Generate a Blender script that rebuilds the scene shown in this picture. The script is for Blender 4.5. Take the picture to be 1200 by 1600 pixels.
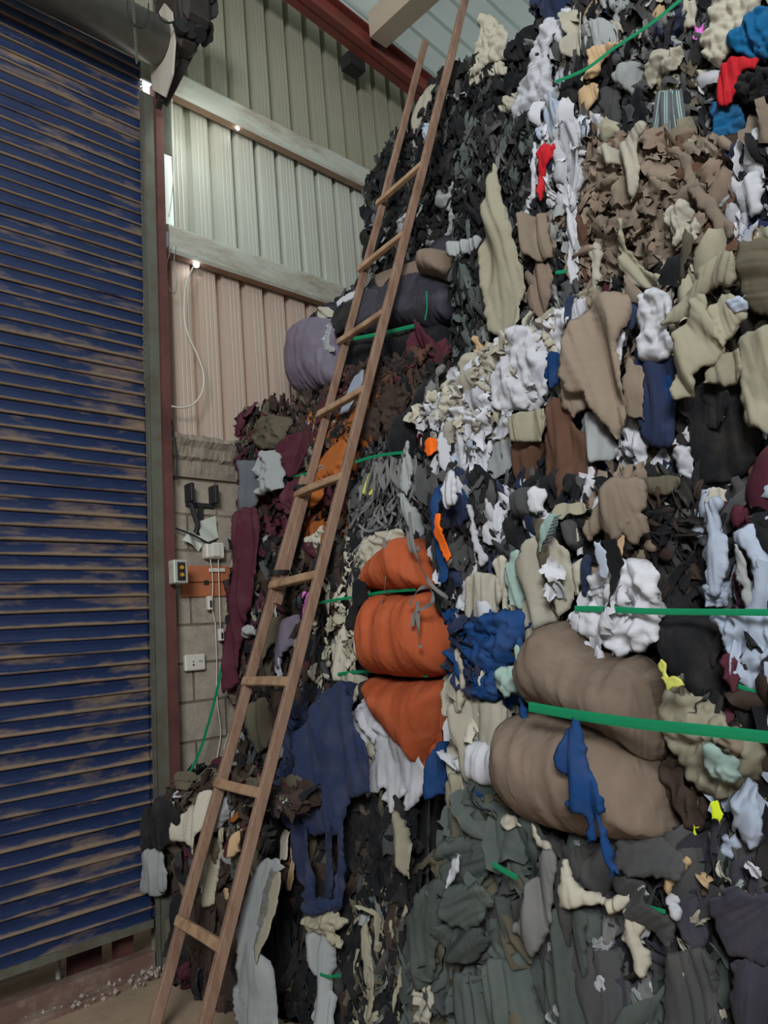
import bpy, math, random
import numpy as np
from mathutils import Vector
from mathutils.geometry import delaunay_2d_cdt

for o in list(bpy.data.objects):
    bpy.data.objects.remove(o)
SC = bpy.context.scene
COL = SC.collection
random.seed(7)
RNG = np.random.default_rng(11)
PI = math.pi

# ------------------------------------------------------------------ camera
F = 1172.14
PITCH, ROLL, YAW = [math.radians(a) for a in (10.0969, -4.9598, 45.5226)]
CAM = np.array([0, 0, 1.5])
_cy, _sy, _cp, _sp = math.cos(YAW), math.sin(YAW), math.cos(PITCH), math.sin(PITCH)
FW = np.array([_cy*_cp, _sy*_cp, _sp]); _rt = np.array([_sy, -_cy, 0]); _up = np.cross(_rt, FW)
RT = math.cos(ROLL)*_rt + math.sin(ROLL)*_up
UP = -math.sin(ROLL)*_rt + math.cos(ROLL)*_up
cam_data = bpy.data.cameras.new('camera'); cam = bpy.data.objects.new('camera', cam_data)
COL.objects.link(cam); SC.camera = cam
cam_data.sensor_fit = 'HORIZONTAL'; cam_data.sensor_width = 36; cam_data.lens = 36*F/1200
cam_data.clip_start = 0.02
from mathutils import Matrix
cam.matrix_world = Matrix(((RT[0], UP[0], -FW[0], CAM[0]), (RT[1], UP[1], -FW[1], CAM[1]),
                           (RT[2], UP[2], -FW[2], CAM[2]), (0, 0, 0, 1)))

# ------------------------------------------------------------------ light and exposure
SC.view_settings.view_transform = 'Standard'; SC.view_settings.look = 'None'
SC.view_settings.gamma = 1; SC.view_settings.use_curve_mapping = False
SC.view_settings.exposure = -0.1
world = bpy.data.worlds.new('world'); SC.world = world; world.use_nodes = True
bg = world.node_tree.nodes['Background']; bg.inputs[0].default_value = (0.80, 0.92, 1.0, 1); bg.inputs[1].default_value = 0.19

def area(name, loc, target, sx, sy, power, color):
    d = bpy.data.lights.new(name, 'AREA'); d.shape = 'RECTANGLE'; d.size = sx; d.size_y = sy
    d.energy = power; d.color = color
    o = bpy.data.objects.new(name, d); COL.objects.link(o); o.location = loc
    o.rotation_euler = (Vector(target)-Vector(loc)).to_track_quat('-Z', 'Y').to_euler()
    return o
area('daylight_from_open_side', (-4.3, -3.6, 5.0), (2.6, 2.2, 3.2), 2.6, 2.0, 740, (0.94, 0.97, 1.0))
_sd = bpy.data.lights.new('sun_on_roof', 'SUN'); _sd.energy = 2.0; _sd.angle = 0.3; _sd.color = (1, 0.98, 0.94)
_so = bpy.data.objects.new('sun_on_roof', _sd); COL.objects.link(_so); _so.location = (2, 0, 12); _so.rotation_euler = (0.15, 0.1, 0)
area('daylight_roof_light', (1.2, 0.4, 6.2), (1.9, 1.2, 0), 1.2, 1.2, 30, (0.88, 0.95, 1.0))
area('daylight_gap_over_shutter', (2.16, 3.45, 4.93), (3.4, 3.9, 4.6), 0.3, 0.5, 5, (0.92, 1.0, 0.93))

# ------------------------------------------------------------------ colour and materials
def lin(r, g, b):
    f = lambda c: ((c/255+0.055)/1.055)**2.4 if c > 10 else c/255/12.92
    return (f(r), f(g), f(b), 1)
PAL = {'wh': (200, 200, 204), 'cr': (188, 182, 164), 'lg': (158, 161, 160), 'gy': (122, 121, 119), 'dg': (76, 76, 76),
       'bk': (30, 31, 34), 'ol': (96, 90, 74), 'ta': (140, 125, 109), 'tn': (194, 164, 126), 'be': (162, 156, 134),
       'nv': (40, 50, 78), 'bl': (28, 66, 116), 'tl': (24, 96, 140), 'mr': (84, 40, 52), 'rs': (164, 92, 42),
       'br': (98, 70, 56), 'or': (184, 90, 54), 'rd': (205, 38, 48), 'og': (245, 110, 30), 'pk': (228, 120, 212),
       'yl': (222, 222, 110), 'mt': (160, 184, 174), 'lv': (122, 114, 128), 'sl': (96, 100, 106), 'gg': (86, 94, 90),
       'lb': (172, 182, 198), 'db': (62, 50, 44), 'pb': (66, 64, 74), 'sk': (134, 116, 101), 'ng': (215, 232, 40)}
NAMES = {'wh': 'white', 'cr': 'cream', 'lg': 'light grey', 'gy': 'grey', 'dg': 'dark grey', 'bk': 'black', 'ol': 'olive brown',
         'ta': 'taupe', 'tn': 'tan', 'be': 'beige', 'nv': 'navy', 'bl': 'blue', 'tl': 'teal blue', 'mr': 'maroon', 'rs': 'rust brown',
         'br': 'brown', 'or': 'orange', 'rd': 'red', 'og': 'bright orange', 'pk': 'pink', 'yl': 'yellow', 'mt': 'pale mint',
         'lv': 'purple grey', 'sl': 'slate', 'gg': 'grey green', 'lb': 'pale blue', 'db': 'dark brown', 'pb': 'dark purple grey', 'sk': 'mushroom brown', 'ng': 'neon yellow'}

def newmat(name, rough=0.9, metal=0.0):
    m = bpy.data.materials.new(name); m.use_nodes = True
    nt = m.node_tree; b = nt.nodes['Principled BSDF']
    b.inputs['Roughness'].default_value = rough; b.inputs['Metallic'].default_value = metal
    return m, nt, b
def N(nt, t, **kw):
    n = nt.nodes.new(t)
    for k, v in kw.items():
        if k in n.inputs.keys() if isinstance(k, str) and hasattr(n.inputs, 'keys') else False:
            n.inputs[k].default_value = v
        else:
            setattr(n, k, v)
    return n
def noise(nt, scale, detail=4, vec=None, rough=0.6):
    n = nt.nodes.new('ShaderNodeTexNoise'); n.inputs['Scale'].default_value = scale
    n.inputs['Detail'].default_value = detail; n.inputs['Roughness'].default_value = rough
    if vec is not None: nt.links.new(vec, n.inputs['Vector'])
    return n.outputs['Fac']
def coords(nt, scale=(1, 1, 1)):
    t = nt.nodes.new('ShaderNodeTexCoord'); mp = nt.nodes.new('ShaderNodeMapping'); mp.inputs['Scale'].default_value = scale
    nt.links.new(t.outputs['Object'], mp.inputs['Vector']); return mp.outputs['Vector']
def mixc(nt, fac, a, b, mode='MIX'):
    m = nt.nodes.new('ShaderNodeMix'); m.data_type = 'RGBA'; m.blend_type = mode
    for s, i in ((fac, 0), (a, 6), (b, 7)):
        if isinstance(s, (int, float, tuple)): m.inputs[i].default_value = s
        else: nt.links.new(s, m.inputs[i])
    return m.outputs[2]
def ramp(nt, x, lo, hi, a=0.0, b=1.0):
    r = nt.nodes.new('ShaderNodeMapRange'); r.inputs[1].default_value = lo; r.inputs[2].default_value = hi
    r.inputs[3].default_value = a; r.inputs[4].default_value = b
    nt.links.new(x, r.inputs[0]); return r.outputs[0]
def bump(nt, b, h, dist=0.002, strength=0.5):
    n = nt.nodes.new('ShaderNodeBump'); n.inputs['Distance'].default_value = dist; n.inputs['Strength'].default_value = strength
    nt.links.new(h, n.inputs['Height']); nt.links.new(n.outputs[0], b.inputs['Normal'])

FAB = {}
def fabric(key):
    if key in FAB: return FAB[key]
    m, nt, b = newmat('fabric_' + NAMES[key].replace(' ', '_'), 0.92)
    b.inputs['Specular IOR Level'].default_value = 0.15
    b.inputs['Sheen Weight'].default_value = 0.05 if key in ('bk', 'dg', 'nv', 'pb') else 0.0
    geo = nt.nodes.new('ShaderNodeNewGeometry')
    v = coords(nt)
    base = lin(*PAL[key])
    dark = tuple(c*0.62 for c in base[:3]) + (1,)
    dust = tuple(min(1, c*0.85 + d*0.12) for c, d in zip(base[:3], lin(150, 135, 115)[:3])) + (1,)
    c1 = mixc(nt, ramp(nt, geo.outputs['Random Per Island'], 0, 1), dark, base)
    c2 = mixc(nt, ramp(nt, noise(nt, 9, 5, v), 0.45, 0.8, 0, 0.8), c1, dust)
    nt.links.new(c2, b.inputs['Base Color'])
    rn = nt.nodes.new('ShaderNodeTexNoise'); rn.noise_type = 'RIDGED_MULTIFRACTAL'; rn.inputs['Scale'].default_value = 22; rn.inputs['Detail'].default_value = 5
    rn.inputs['Roughness'].default_value = 0.55; rn.inputs['Distortion'].default_value = 0.6; nt.links.new(coords(nt, (1, 1, 0.38)), rn.inputs['Vector'])
    bump(nt, b, rn.outputs['Fac'], 0.007, 0.75)
    FAB[key] = m; return m
def simple(name, rgb, rough=0.7, metal=0.0, var=0.25, scale=6, dirt=None, dscale=3, stretch=(1, 1, 1), bmp=0.001):
    m, nt, b = newmat(name, rough, metal); v = coords(nt, stretch)
    base = lin(*rgb); lo = tuple(c*(1-var) for c in base[:3]) + (1,)
    c = mixc(nt, noise(nt, scale, 6, v), lo, base)
    if dirt:
        c = mixc(nt, ramp(nt, noise(nt, dscale, 8, v, 0.7), 0.45, 0.68), c, lin(*dirt))
    nt.links.new(c, b.inputs['Base Color']); bump(nt, b, noise(nt, scale*12, 4, v), bmp, 0.6)
    return m
M_strap = simple('green_strap_plastic', (20, 140, 92), 0.3, var=0.3)
M_wood = simple('ladder_timber', (158, 126, 104), 0.85, var=0.5, scale=7, dirt=(108, 78, 60), dscale=6, stretch=(3, 3, 0.6), bmp=0.002)
M_rung = simple('rung_timber', (186, 150, 116), 0.8, var=0.4, scale=7, dirt=(120, 88, 66), dscale=9)
M_galv = simple('galvanised_steel', (196, 198, 186), 0.5, 0.25, var=0.25, scale=4, dirt=(150, 138, 120), dscale=4, stretch=(0.6, 2, 2))
M_flange = simple('dusty_flange', (170, 140, 118), 0.8, var=0.3)
M_red = simple('red_oxide_steel', (128, 58, 50), 0.6, var=0.35, dirt=(96, 56, 46), dscale=5)
M_post = simple('maroon_painted_post', (104, 62, 56), 0.7, var=0.35, dirt=(70, 36, 34), dscale=2)
M_rail = simple('grey_green_rail_steel', (104, 106, 94), 0.6, 0.2, var=0.25, dirt=(86, 78, 64), dscale=5)
M_white = simple('white_plastic', (205, 200, 188), 0.5, var=0.12)
M_paper = simple('white_paper', (196, 200, 186), 0.8, var=0.15)
M_black = simple('black_rubber', (32, 31, 32), 0.7, var=0.3)
M_ply = simple('orange_plywood', (178, 106, 66), 0.7, var=0.3, scale=4, stretch=(0.5, 1, 5))
M_floor = simple('dusty_concrete_floor', (168, 144, 118), 0.95, var=0.25, scale=3, dirt=(128, 110, 92), dscale=2.5, bmp=0.004)
M_mortar = simple('rough_mortar', (150, 138, 122), 0.95, var=0.3, scale=8, dirt=(118, 108, 96), dscale=5, bmp=0.012)
M_sill = simple('brown_steel_sill', (116, 88, 76), 0.8, var=0.3, dirt=(150, 132, 116), dscale=5)
M_tube = simple('grey_barrel_steel', (150, 150, 142), 0.45, 0.6, var=0.3, dirt=(110, 108, 100), dscale=3)
M_frame_rust = simple('rusty_motor_steel', (70, 62, 58), 0.6, 0.4, var=0.5, dirt=(44, 36, 34), dscale=8)
M_plate = simple('pale_bracket_plate', (200, 192, 176), 0.6, var=0.2)
M_pinkwall = simple('pink_plaster', (190, 128, 112), 0.9, var=0.2)
M_roof = simple('pale_translucent_roof_sheet', (190, 204, 200), 0.55, 0.0, var=0.1)
_nt = M_roof.node_tree; _tr = _nt.nodes.new('ShaderNodeBsdfTranslucent'); _tr.inputs[0].default_value = (0.72, 0.84, 0.82, 1)
_mx = _nt.nodes.new('ShaderNodeMixShader'); _mx.inputs[0].default_value = 0.30
_nt.links.new(_nt.nodes['Principled BSDF'].outputs[0], _mx.inputs[1]); _nt.links.new(_tr.outputs[0], _mx.inputs[2])
_nt.links.new(_mx.outputs[0], _nt.nodes['Material Output'].inputs[0])
M_purlin = simple('beige_purlin_steel', (188, 172, 152), 0.6, 0.1, var=0.15)
M_rubble = simple('dusty_rubble', (176, 160, 150), 0.95, var=0.4, scale=20, bmp=0.01)
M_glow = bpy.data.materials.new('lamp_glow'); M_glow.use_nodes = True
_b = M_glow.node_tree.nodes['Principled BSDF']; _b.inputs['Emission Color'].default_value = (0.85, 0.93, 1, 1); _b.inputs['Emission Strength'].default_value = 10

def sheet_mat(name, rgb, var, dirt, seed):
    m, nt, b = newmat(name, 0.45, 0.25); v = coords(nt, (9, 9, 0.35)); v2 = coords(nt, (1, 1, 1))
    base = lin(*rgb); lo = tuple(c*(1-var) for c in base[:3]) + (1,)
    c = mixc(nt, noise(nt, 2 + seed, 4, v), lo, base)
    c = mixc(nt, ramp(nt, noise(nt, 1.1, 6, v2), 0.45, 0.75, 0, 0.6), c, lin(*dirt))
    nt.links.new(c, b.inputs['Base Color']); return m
M_sheet_up = sheet_mat('shade_toned_sheet', (158, 156, 136), 0.12, (138, 134, 112), 0)  # upper band: its shadow is painted in as a darker tone
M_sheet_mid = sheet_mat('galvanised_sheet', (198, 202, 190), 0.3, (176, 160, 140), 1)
M_sheet_low = sheet_mat('pink_lit_sheet', (206, 186, 168), 0.15, (200, 168, 150), 2)  # lower band: pinkish bounce light painted into the sheet colour

def block_mat():
    m, nt, b = newmat('concrete_block', 0.95); v = coords(nt)
    sep = nt.nodes.new('ShaderNodeSeparateXYZ'); nt.links.new(v, sep.inputs[0])
    cmb = nt.nodes.new('ShaderNodeCombineXYZ'); nt.links.new(sep.outputs[0], cmb.inputs[0]); nt.links.new(sep.outputs[2], cmb.inputs[1])
    br = nt.nodes.new('ShaderNodeTexBrick'); nt.links.new(cmb.outputs[0], br.inputs['Vector'])
    br.inputs['Scale'].default_value = 1; br.inputs['Brick Width'].default_value = 0.4; br.inputs['Row Height'].default_value = 0.214
    br.inputs['Mortar Size'].default_value = 0.008; br.inputs['Mortar Smooth'].default_value = 0.4
    br.inputs['Color1'].default_value = lin(158, 148, 132); br.inputs['Color2'].default_value = lin(142, 132, 118); br.inputs['Mortar'].default_value = lin(96, 86, 74)
    c = mixc(nt, ramp(nt, noise(nt, 14, 8, v), 0.4, 0.75, 0, 0.7), br.outputs['Color'], lin(118, 106, 94))
    c = mixc(nt, ramp(nt, noise(nt, 3, 6, v), 0.5, 0.7, 0, 0.5), c, lin(176, 160, 140))
    nt.links.new(c, b.inputs['Base Color'])
    h = mixc(nt, 0.35, br.outputs['Fac'], noise(nt, 60, 8, v))
    n = nt.nodes.new('ShaderNodeBump'); n.inputs['Distance'].default_value = 0.012; n.inputs['Strength'].default_value = 0.9; n.invert = True
    nt.links.new(h, n.inputs['Height']); nt.links.new(n.outputs[0], b.inputs['Normal']); return m
M_block = block_mat()
SLAT = 0.0722
def slat_mat():
    m, nt, b = newmat('blue_shutter_paint', 0.55, 0.0); v = coords(nt)
    sep = nt.nodes.new('ShaderNodeSeparateXYZ'); nt.links.new(v, sep.inputs[0])
    def mth(op, a, b_=None):
        n = nt.nodes.new('ShaderNodeMath'); n.operation = op
        for i_, s in enumerate((a, b_)):
            if s is None: continue
            if isinstance(s, (int, float)): n.inputs[i_].default_value = s
            else: nt.links.new(s, n.inputs[i_])
        return n.outputs[0]
    zz = mth('DIVIDE', sep.outputs[2], SLAT); fl = mth('FLOOR', zz); fr = mth('FRACT', zz)
    def cell(sx, sf, sr):
        c = nt.nodes.new('ShaderNodeCombineXYZ'); nt.links.new(mth('MULTIPLY', sep.outputs[0], sx), c.inputs[0])
        nt.links.new(mth('MULTIPLY', fl, sf), c.inputs[1]); nt.links.new(mth('MULTIPLY', fr, sr), c.inputs[2]); return c.outputs[0]
    n1 = noise(nt, 1.0, 5, cell(1.6, 5.37, 0.5), 0.6); n2 = noise(nt, 1.0, 8, cell(9, 3.1, 2.2), 0.7); n3 = noise(nt, 1.0, 6, cell(3.5, 9.7, 0.9), 0.65)
    blue = mixc(nt, n2, lin(12, 27, 56), lin(22, 46, 90))
    dust = mixc(nt, n2, lin(90, 76, 62), lin(156, 132, 106))
    lip = ramp(nt, fr, 0.34, 0.05, 0, 1.0)
    right = ramp(nt, sep.outputs[0], 1.3, 1.95, 0, 0.22)
    s = mth('ADD', mth('ADD', lip, mth('ADD', right, ramp(nt, n1, 0.3, 0.75, -0.55, 0.75))), ramp(nt, n3, 0.25, 0.75, -0.45, 0.5))
    c = mixc(nt, ramp(nt, s, 0.25, 0.85, 0, 0.95), blue, dust)
    c = mixc(nt, ramp(nt, n2, 0.56, 0.75, 0, 0.4), c, lin(52, 50, 52))
    nt.links.new(c, b.inputs['Base Color']); bump(nt, b, n2, 0.002, 0.3)
    return m
M_slat = slat_mat()

# ------------------------------------------------------------------ mesh helpers
def link(name, verts, faces, mats, parent=None, smooth=False, midx=None):
    me = bpy.data.meshes.new(name)
    me.from_pydata([tuple(map(float, v)) for v in verts], [], [tuple(map(int, f)) for f in faces])
    for m in (mats if isinstance(mats, (list, tuple)) else [mats]): me.materials.append(m)
    if midx is not None: me.polygons.foreach_set('material_index', np.asarray(midx, dtype=np.int32))
    if smooth: me.polygons.foreach_set('use_smooth', np.ones(len(me.polygons), dtype=bool))
    me.update()
    o = bpy.data.objects.new(name, me); COL.objects.link(o)
    if parent is not None: o.parent = parent
    return o
class MB:
    def __init__(s): s.v = []; s.f = []; s.m = []
    def add(s, v, f, mi=0):
        n = len(s.v); s.v.extend([tuple(p) for p in v]); s.f.extend([tuple(i+n for i in q) for q in f]); s.m.extend([mi]*len(f)); return s
    def box(s, x0, x1, y0, y1, z0, z1, mi=0, b=0.0):
        if b > 0:
            xs = (x0, x0+b, x1-b, x1); ys = (y0, y0+b, y1-b, y1); zs = (z0, z0+b, z1-b, z1)
            c = ((x0+x1)/2, (y0+y1)/2, (z0+z1)/2); pts = {}; v = []; f = []
            def P(i, j, k):
                key = (i, j, k)
                if key not in pts: pts[key] = len(v); v.append((xs[i], ys[j], zs[k]))
                return pts[key]
            e = lambda t, other: (1, 2)
            A = lambda a, hi: 3 if hi else 0
            for ax in range(3):
                for hi in (0, 1):
                    q = []
                    for (a, c2) in ((1, 1), (2, 1), (2, 2), (1, 2)):
                        idx = [0, 0, 0]; o = [t for t in range(3) if t != ax]; idx[ax] = 3*hi; idx[o[0]] = a; idx[o[1]] = c2; q.append(P(*idx))
                    f.append(q)
            for ax in range(3):
                o = [t for t in range(3) if t != ax]
                for h0 in (0, 1):
                    for h1 in (0, 1):
                        q = []
                        for (t, w) in ((1, 0), (2, 0), (2, 1), (1, 1)):
                            idx = [0, 0, 0]; idx[ax] = t
                            if w == 0: idx[o[0]] = 3*h0; idx[o[1]] = 1+h1
                            else: idx[o[0]] = 1+h0; idx[o[1]] = 3*h1
                            q.append(P(*idx))
                        f.append(q)
            for i in (0, 1):
                for j in (0, 1):
                    for k in (0, 1):
                        f.append([P(3*i, 1+j, 1+k), P(1+i, 3*j, 1+k), P(1+i, 1+j, 3*k)])
            return s.add(v, f, mi)
        v = [(x, y, z) for x in (x0, x1) for y in (y0, y1) for z in (z0, z1)]
        return s.add(v, [(0, 1, 3, 2), (4, 6, 7, 5), (0, 4, 5, 1), (2, 3, 7, 6), (0, 2, 6, 4), (1, 5, 7, 3)], mi)
    def beam(s, p, q, w, h, side, mi=0, segs=1, wob=0.0):
        p = np.array(p, float); q = np.array(q, float); d = q-p; d /= np.linalg.norm(d)
        sd = np.array(side, float); sd -= d*(sd@d); sd /= np.linalg.norm(sd); n = np.cross(d, sd)
        v = []; f = []; b = min(w, h)*0.15
        sec = [(-w/2+b, -h/2), (w/2-b, -h/2), (w/2, -h/2+b), (w/2, h/2-b), (w/2-b, h/2), (-w/2+b, h/2), (-w/2, h/2-b), (-w/2, -h/2+b)]
        for i in range(segs+1):
            c = p+(q-p)*i/segs
            if 0 < i < segs: c = c + sd*random.uniform(-wob, wob) + n*random.uniform(-wob, wob)
            v += [c+sd*a+n*e for a, e in sec]
        for i in range(segs):
            f += [(i*8+k, i*8+(k+1) % 8, i*8+8+(k+1) % 8, i*8+8+k) for k in range(8)]
        f += [tuple(range(7, -1, -1)), tuple(segs*8+k for k in range(8))]
        return s.add(v, f, mi)
    def tube(s, pts, r, n=8, mi=0, caps=True):
        pts = [np.array(p, float) for p in pts]; v = []; f = []
        ref = np.array([0.3, 0.2, 0.93])
        for i, p in enumerate(pts):
            d = pts[min(i+1, len(pts)-1)]-pts[max(i-1, 0)]; d = d/(np.linalg.norm(d)+1e-9)
            a = np.cross(d, ref)
            if np.linalg.norm(a) < 0.1: a = np.cross(d, (1, 0, 0))
            a /= np.linalg.norm(a); b = np.cross(d, a)
            rr = r[i] if isinstance(r, (list, tuple)) else r
            v += [p + rr*(math.cos(2*PI*k/n)*a + math.sin(2*PI*k/n)*b) for k in range(n)]
        for i in range(len(pts)-1):
            f += [(i*n+k, i*n+(k+1) % n, (i+1)*n+(k+1) % n, (i+1)*n+k) for k in range(n)]
        if caps: f += [tuple(range(n-1, -1, -1)), tuple((len(pts)-1)*n+k for k in range(n))]
        return s.add(v, f, mi)
    def build(s, name, mats, parent=None, smooth=False):
        return link(name, s.v, s.f, mats, parent, smooth, s.m)
def spline(pts, k=8):
    P = [np.array(p, float) for p in pts]; P = [2*P[0]-P[1]] + P + [2*P[-1]-P[-2]]; out = []
    for i in range(1, len(P)-2):
        for t in np.linspace(0, 1, k, endpoint=False):
            out.append(0.5*((2*P[i]) + (-P[i-1]+P[i+1])*t + (2*P[i-1]-5*P[i]+4*P[i+1]-P[i+2])*t*t + (-P[i-1]+3*P[i]-3*P[i+1]+P[i+2])*t**3))
    out.append(P[-2]); return out
def tag(o, label=None, cat=None, group=None, kind=None):
    if label: o['label'] = label
    if cat: o['category'] = cat
    if group: o['group'] = group
    if kind: o['kind'] = kind
    return o
def empty(name, loc, label, cat, group=None):
    o = bpy.data.objects.new(name, None); COL.objects.link(o); o.location = loc; o.empty_display_size = 0.1
    return tag(o, label, cat, group)
def adopt(o, root):
    """parent without moving: meshes are written in world coordinates"""
    o.parent = root; o.matrix_parent_inverse = Matrix.Translation(-root.location); return o
def ray(x, y): return (x-600)/F*RT - (y-800)/F*UP + FW
def wall_pt(x, y, Y):
    d = ray(x, y); return CAM + d*(Y/d[1])

# value noise on arrays
def vnoise(x, y, seed=0):
    xi = np.floor(x).astype(np.int64); yi = np.floor(y).astype(np.int64); xf = x-xi; yf = y-yi
    u = xf*xf*(3-2*xf); w = yf*yf*(3-2*yf)
    def h(a, b):
        n = (a*374761393 + b*668265263 + seed*1442695041) & 0xffffffff
        n = ((n ^ (n >> 13))*1274126177) & 0xffffffff
        return ((n ^ (n >> 16)) & 0xffff)/65535.0*2-1
    return (h(xi, yi)*(1-u)+h(xi+1, yi)*u)*(1-w) + (h(xi, yi+1)*(1-u)+h(xi+1, yi+1)*u)*w

# ------------------------------------------------------------------ the setting
WY = 3.88
def lean(z): return 0.018*z            # the door jamb leans a little
mb = MB(); mb.box(-4, 8, -4, 6.5, -0.12, 0.0)
tag(mb.build('floor', M_floor), kind='structure')

# concrete block wall with cap, right of the door
nx = 40
mb = MB(); mb.box(2.0, 8, WY, WY+0.2, 0, 2.57)
tag(mb.build('wall_back', M_block), kind='structure')
v = []; f = []; xs = np.linspace(2.0, 5.0, 160); prof = [(0, 2.57), (-0.02, 2.575), (-0.022, 2.62), (-0.012, 2.68), (-0.03, 2.70), (-0.034, 2.76), (-0.05, 2.80), (-0.03, 2.835), (0.03, 2.85), (0.2, 2.85), (0.2, 2.57)]
for i, x in enumerate(xs):
    for j, (y, z) in enumerate(prof):
        k = 0.009 if 2 <= j <= 8 else 0.0
        v.append((x, WY+y+k*(vnoise(np.array(x*13.), np.array(j*1.7), 3)+0.6*vnoise(np.array(x*70.), np.array(j*2.3), 4)), z+k*vnoise(np.array(x*33.), np.array(j*2.1+5), 9)))
n = len(prof)
f = [(i*n+j, i*n+(j+1) % n, (i+1)*n+(j+1) % n, (i+1)*n+j) for i in range(len(xs)-1) for j in range(n)] + [tuple(range(n))]
tag(link('trim_1', v, f, M_mortar), kind='structure')

# corrugated sheet wall, three lifts; top tinted for shade, bottom for pink light
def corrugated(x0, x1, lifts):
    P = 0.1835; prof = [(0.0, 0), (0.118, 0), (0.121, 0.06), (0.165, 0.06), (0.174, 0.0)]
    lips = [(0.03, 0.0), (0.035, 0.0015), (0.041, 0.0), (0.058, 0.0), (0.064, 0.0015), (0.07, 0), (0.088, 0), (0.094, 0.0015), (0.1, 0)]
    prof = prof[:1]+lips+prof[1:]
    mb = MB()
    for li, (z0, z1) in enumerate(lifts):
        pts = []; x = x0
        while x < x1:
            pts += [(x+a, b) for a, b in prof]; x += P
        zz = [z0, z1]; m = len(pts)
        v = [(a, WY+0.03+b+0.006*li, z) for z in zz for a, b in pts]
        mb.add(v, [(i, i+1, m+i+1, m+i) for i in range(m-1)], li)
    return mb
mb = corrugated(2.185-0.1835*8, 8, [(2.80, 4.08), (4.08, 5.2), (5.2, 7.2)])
# keep only what stands right of the jamb below the lintel
keepv = mb.v; ff = []; mm = []
for q, mi in zip(mb.f, mb.m):
    xm = sum(keepv[i][0] for i in q)/4
    if xm > 2.20 or mi == 2 or (mi == 0 and xm > 2.04): ff.append(q); mm.append(mi)
mb.f = ff; mb.m = mm
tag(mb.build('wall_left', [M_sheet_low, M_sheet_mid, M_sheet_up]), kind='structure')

# girts
def girt(z0, z1, name):
    mb = MB(); y0 = 3.82; y1 = WY+0.03; r = 0.04
    sec = [(y1, z1)] + [(y0+r*(1-math.sin(a)), z1-r*(1-math.cos(a))) for a in np.linspace(0, PI/2, 6)] + \
          [(y0, z0+0.02), (y0+0.01, z0), (y1-0.02, z0), (y1-0.02, z0+0.006), (y0+0.02, z0+0.01), (y0+0.012, z1-0.05), (y1, z1-0.012)]
    n = len(sec); xs = [2.12, 8.0]
    v = [(x, a, b) for x in xs for a, b in sec]
    f = [(i, (i+1) % n, n+(i+1) % n, n+i) for i in range(n)]
    mats = [1 if sec[i][1] < z0+0.015 and sec[(i+1) % n][1] < z0+0.025 else 0 for i in range(n)]
    me = MB(); me.v = v; me.f = f+[tuple(range(n))]; me.m = mats+[0]
    x = 2.3
    while x < 5:
        me.tube([(x, y0-0.004, z0+0.03), (x, y0+0.01, z0+0.03)], 0.006, 6, 0); x += 0.31
    return tag(me.build(name, [M_galv, M_flange], smooth=False), kind='structure')
girt(5.105, 5.30, 'trim_2'); girt(3.975, 4.175, 'trim_3')

# rafter, roof sheet and purlins
def roofz(x): return 6.28-0.108*(x-3.2)
mb = MB()
for a, b, t in ((0.0, 0.012, 0), (0.20, 0.212, 0)):
    v = [(x, y, roofz(x)+z) for x in (0.0, 8.0) for y in (3.60, 3.74) for z in (a, b)]
    mb.add(v, [(0, 1, 3, 2), (4, 6, 7, 5), (0, 4, 5, 1), (2, 3, 7, 6), (0, 2, 6, 4), (1, 5, 7, 3)])
v = [(x, y, roofz(x)+z) for x in (0.0, 8.0) for y in (3.66, 3.675) for z in (0.0, 0.21)]
mb.add(v, [(0, 1, 3, 2), (4, 6, 7, 5), (0, 4, 5, 1), (2, 3, 7, 6), (0, 2, 6, 4), (1, 5, 7, 3)])
tag(mb.build('trim_4', M_red), kind='structure')
P = 0.2; pts = []; y = -3.0
while y < 3.92: pts += [(y, 0), (y+0.03, 0), (y+0.045, 0.03), (y+0.075, 0.03), (y+0.09, 0)]; y += P
m = len(pts)
v = [(x, yy, roofz(x)+0.34+zz) for x in (-2.0, 9.0) for yy, zz in pts]
tag(link('ceiling', v, [(i, i+1, m+i+1, m+i) for i in range(m-1)], M_roof), kind='structure')
for k, xp in enumerate((1.75, 3.93, 6.1)):
    mb = MB(); z = roofz(xp)
    for x0, x1, z0, z1 in ((xp-0.09, xp+0.09, z+0.10, z+0.112), (xp+0.078, xp+0.09, z+0.112, z+0.32), (xp-0.09, xp-0.078, z+0.112, z+0.32), (xp-0.09, xp+0.09, z+0.32, z+0.332)):
        mb.box(x0, x1, -3, 3.60, z0, z1)
    tag(mb.build('trim_%d' % (5+k), M_purlin), kind='structure')
mb = MB(); mb.box(3.74, 3.90, 3.74, 3.86, roofz(3.8)-0.10, roofz(3.8)+0.02)
tag(mb.build('trim_8', M_black), kind='structure')

# lintel wall above the shutter
mb = MB(); mb.box(-1.5, 1.98, WY+0.05, WY+0.2, 5.22, 6.2)
tag(mb.build('wall_above_door', M_pinkwall), kind='structure')
mb = MB(); mb.box(2.06, 2.20, WY+0.01, WY+0.03, 4.70, 5.10)
tag(mb.build('trim_9', M_rail), kind='structure')
# pale opening strip beside the jamb
mb = MB(); mb.box(2.06, 2.20, WY+0.02, WY+0.03, 4.17, 4.70)
M_pale = simple('pale_translucent_sheet', (236, 246, 236), 0.6, var=0.05)
_p = M_pale.node_tree.nodes['Principled BSDF']; _p.inputs['Emission Color'].default_value = (0.86, 1, 0.9, 1); _p.inputs['Emission Strength'].default_value = 0.4
tag(mb.build('window_1', M_pale), kind='structure')

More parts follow.
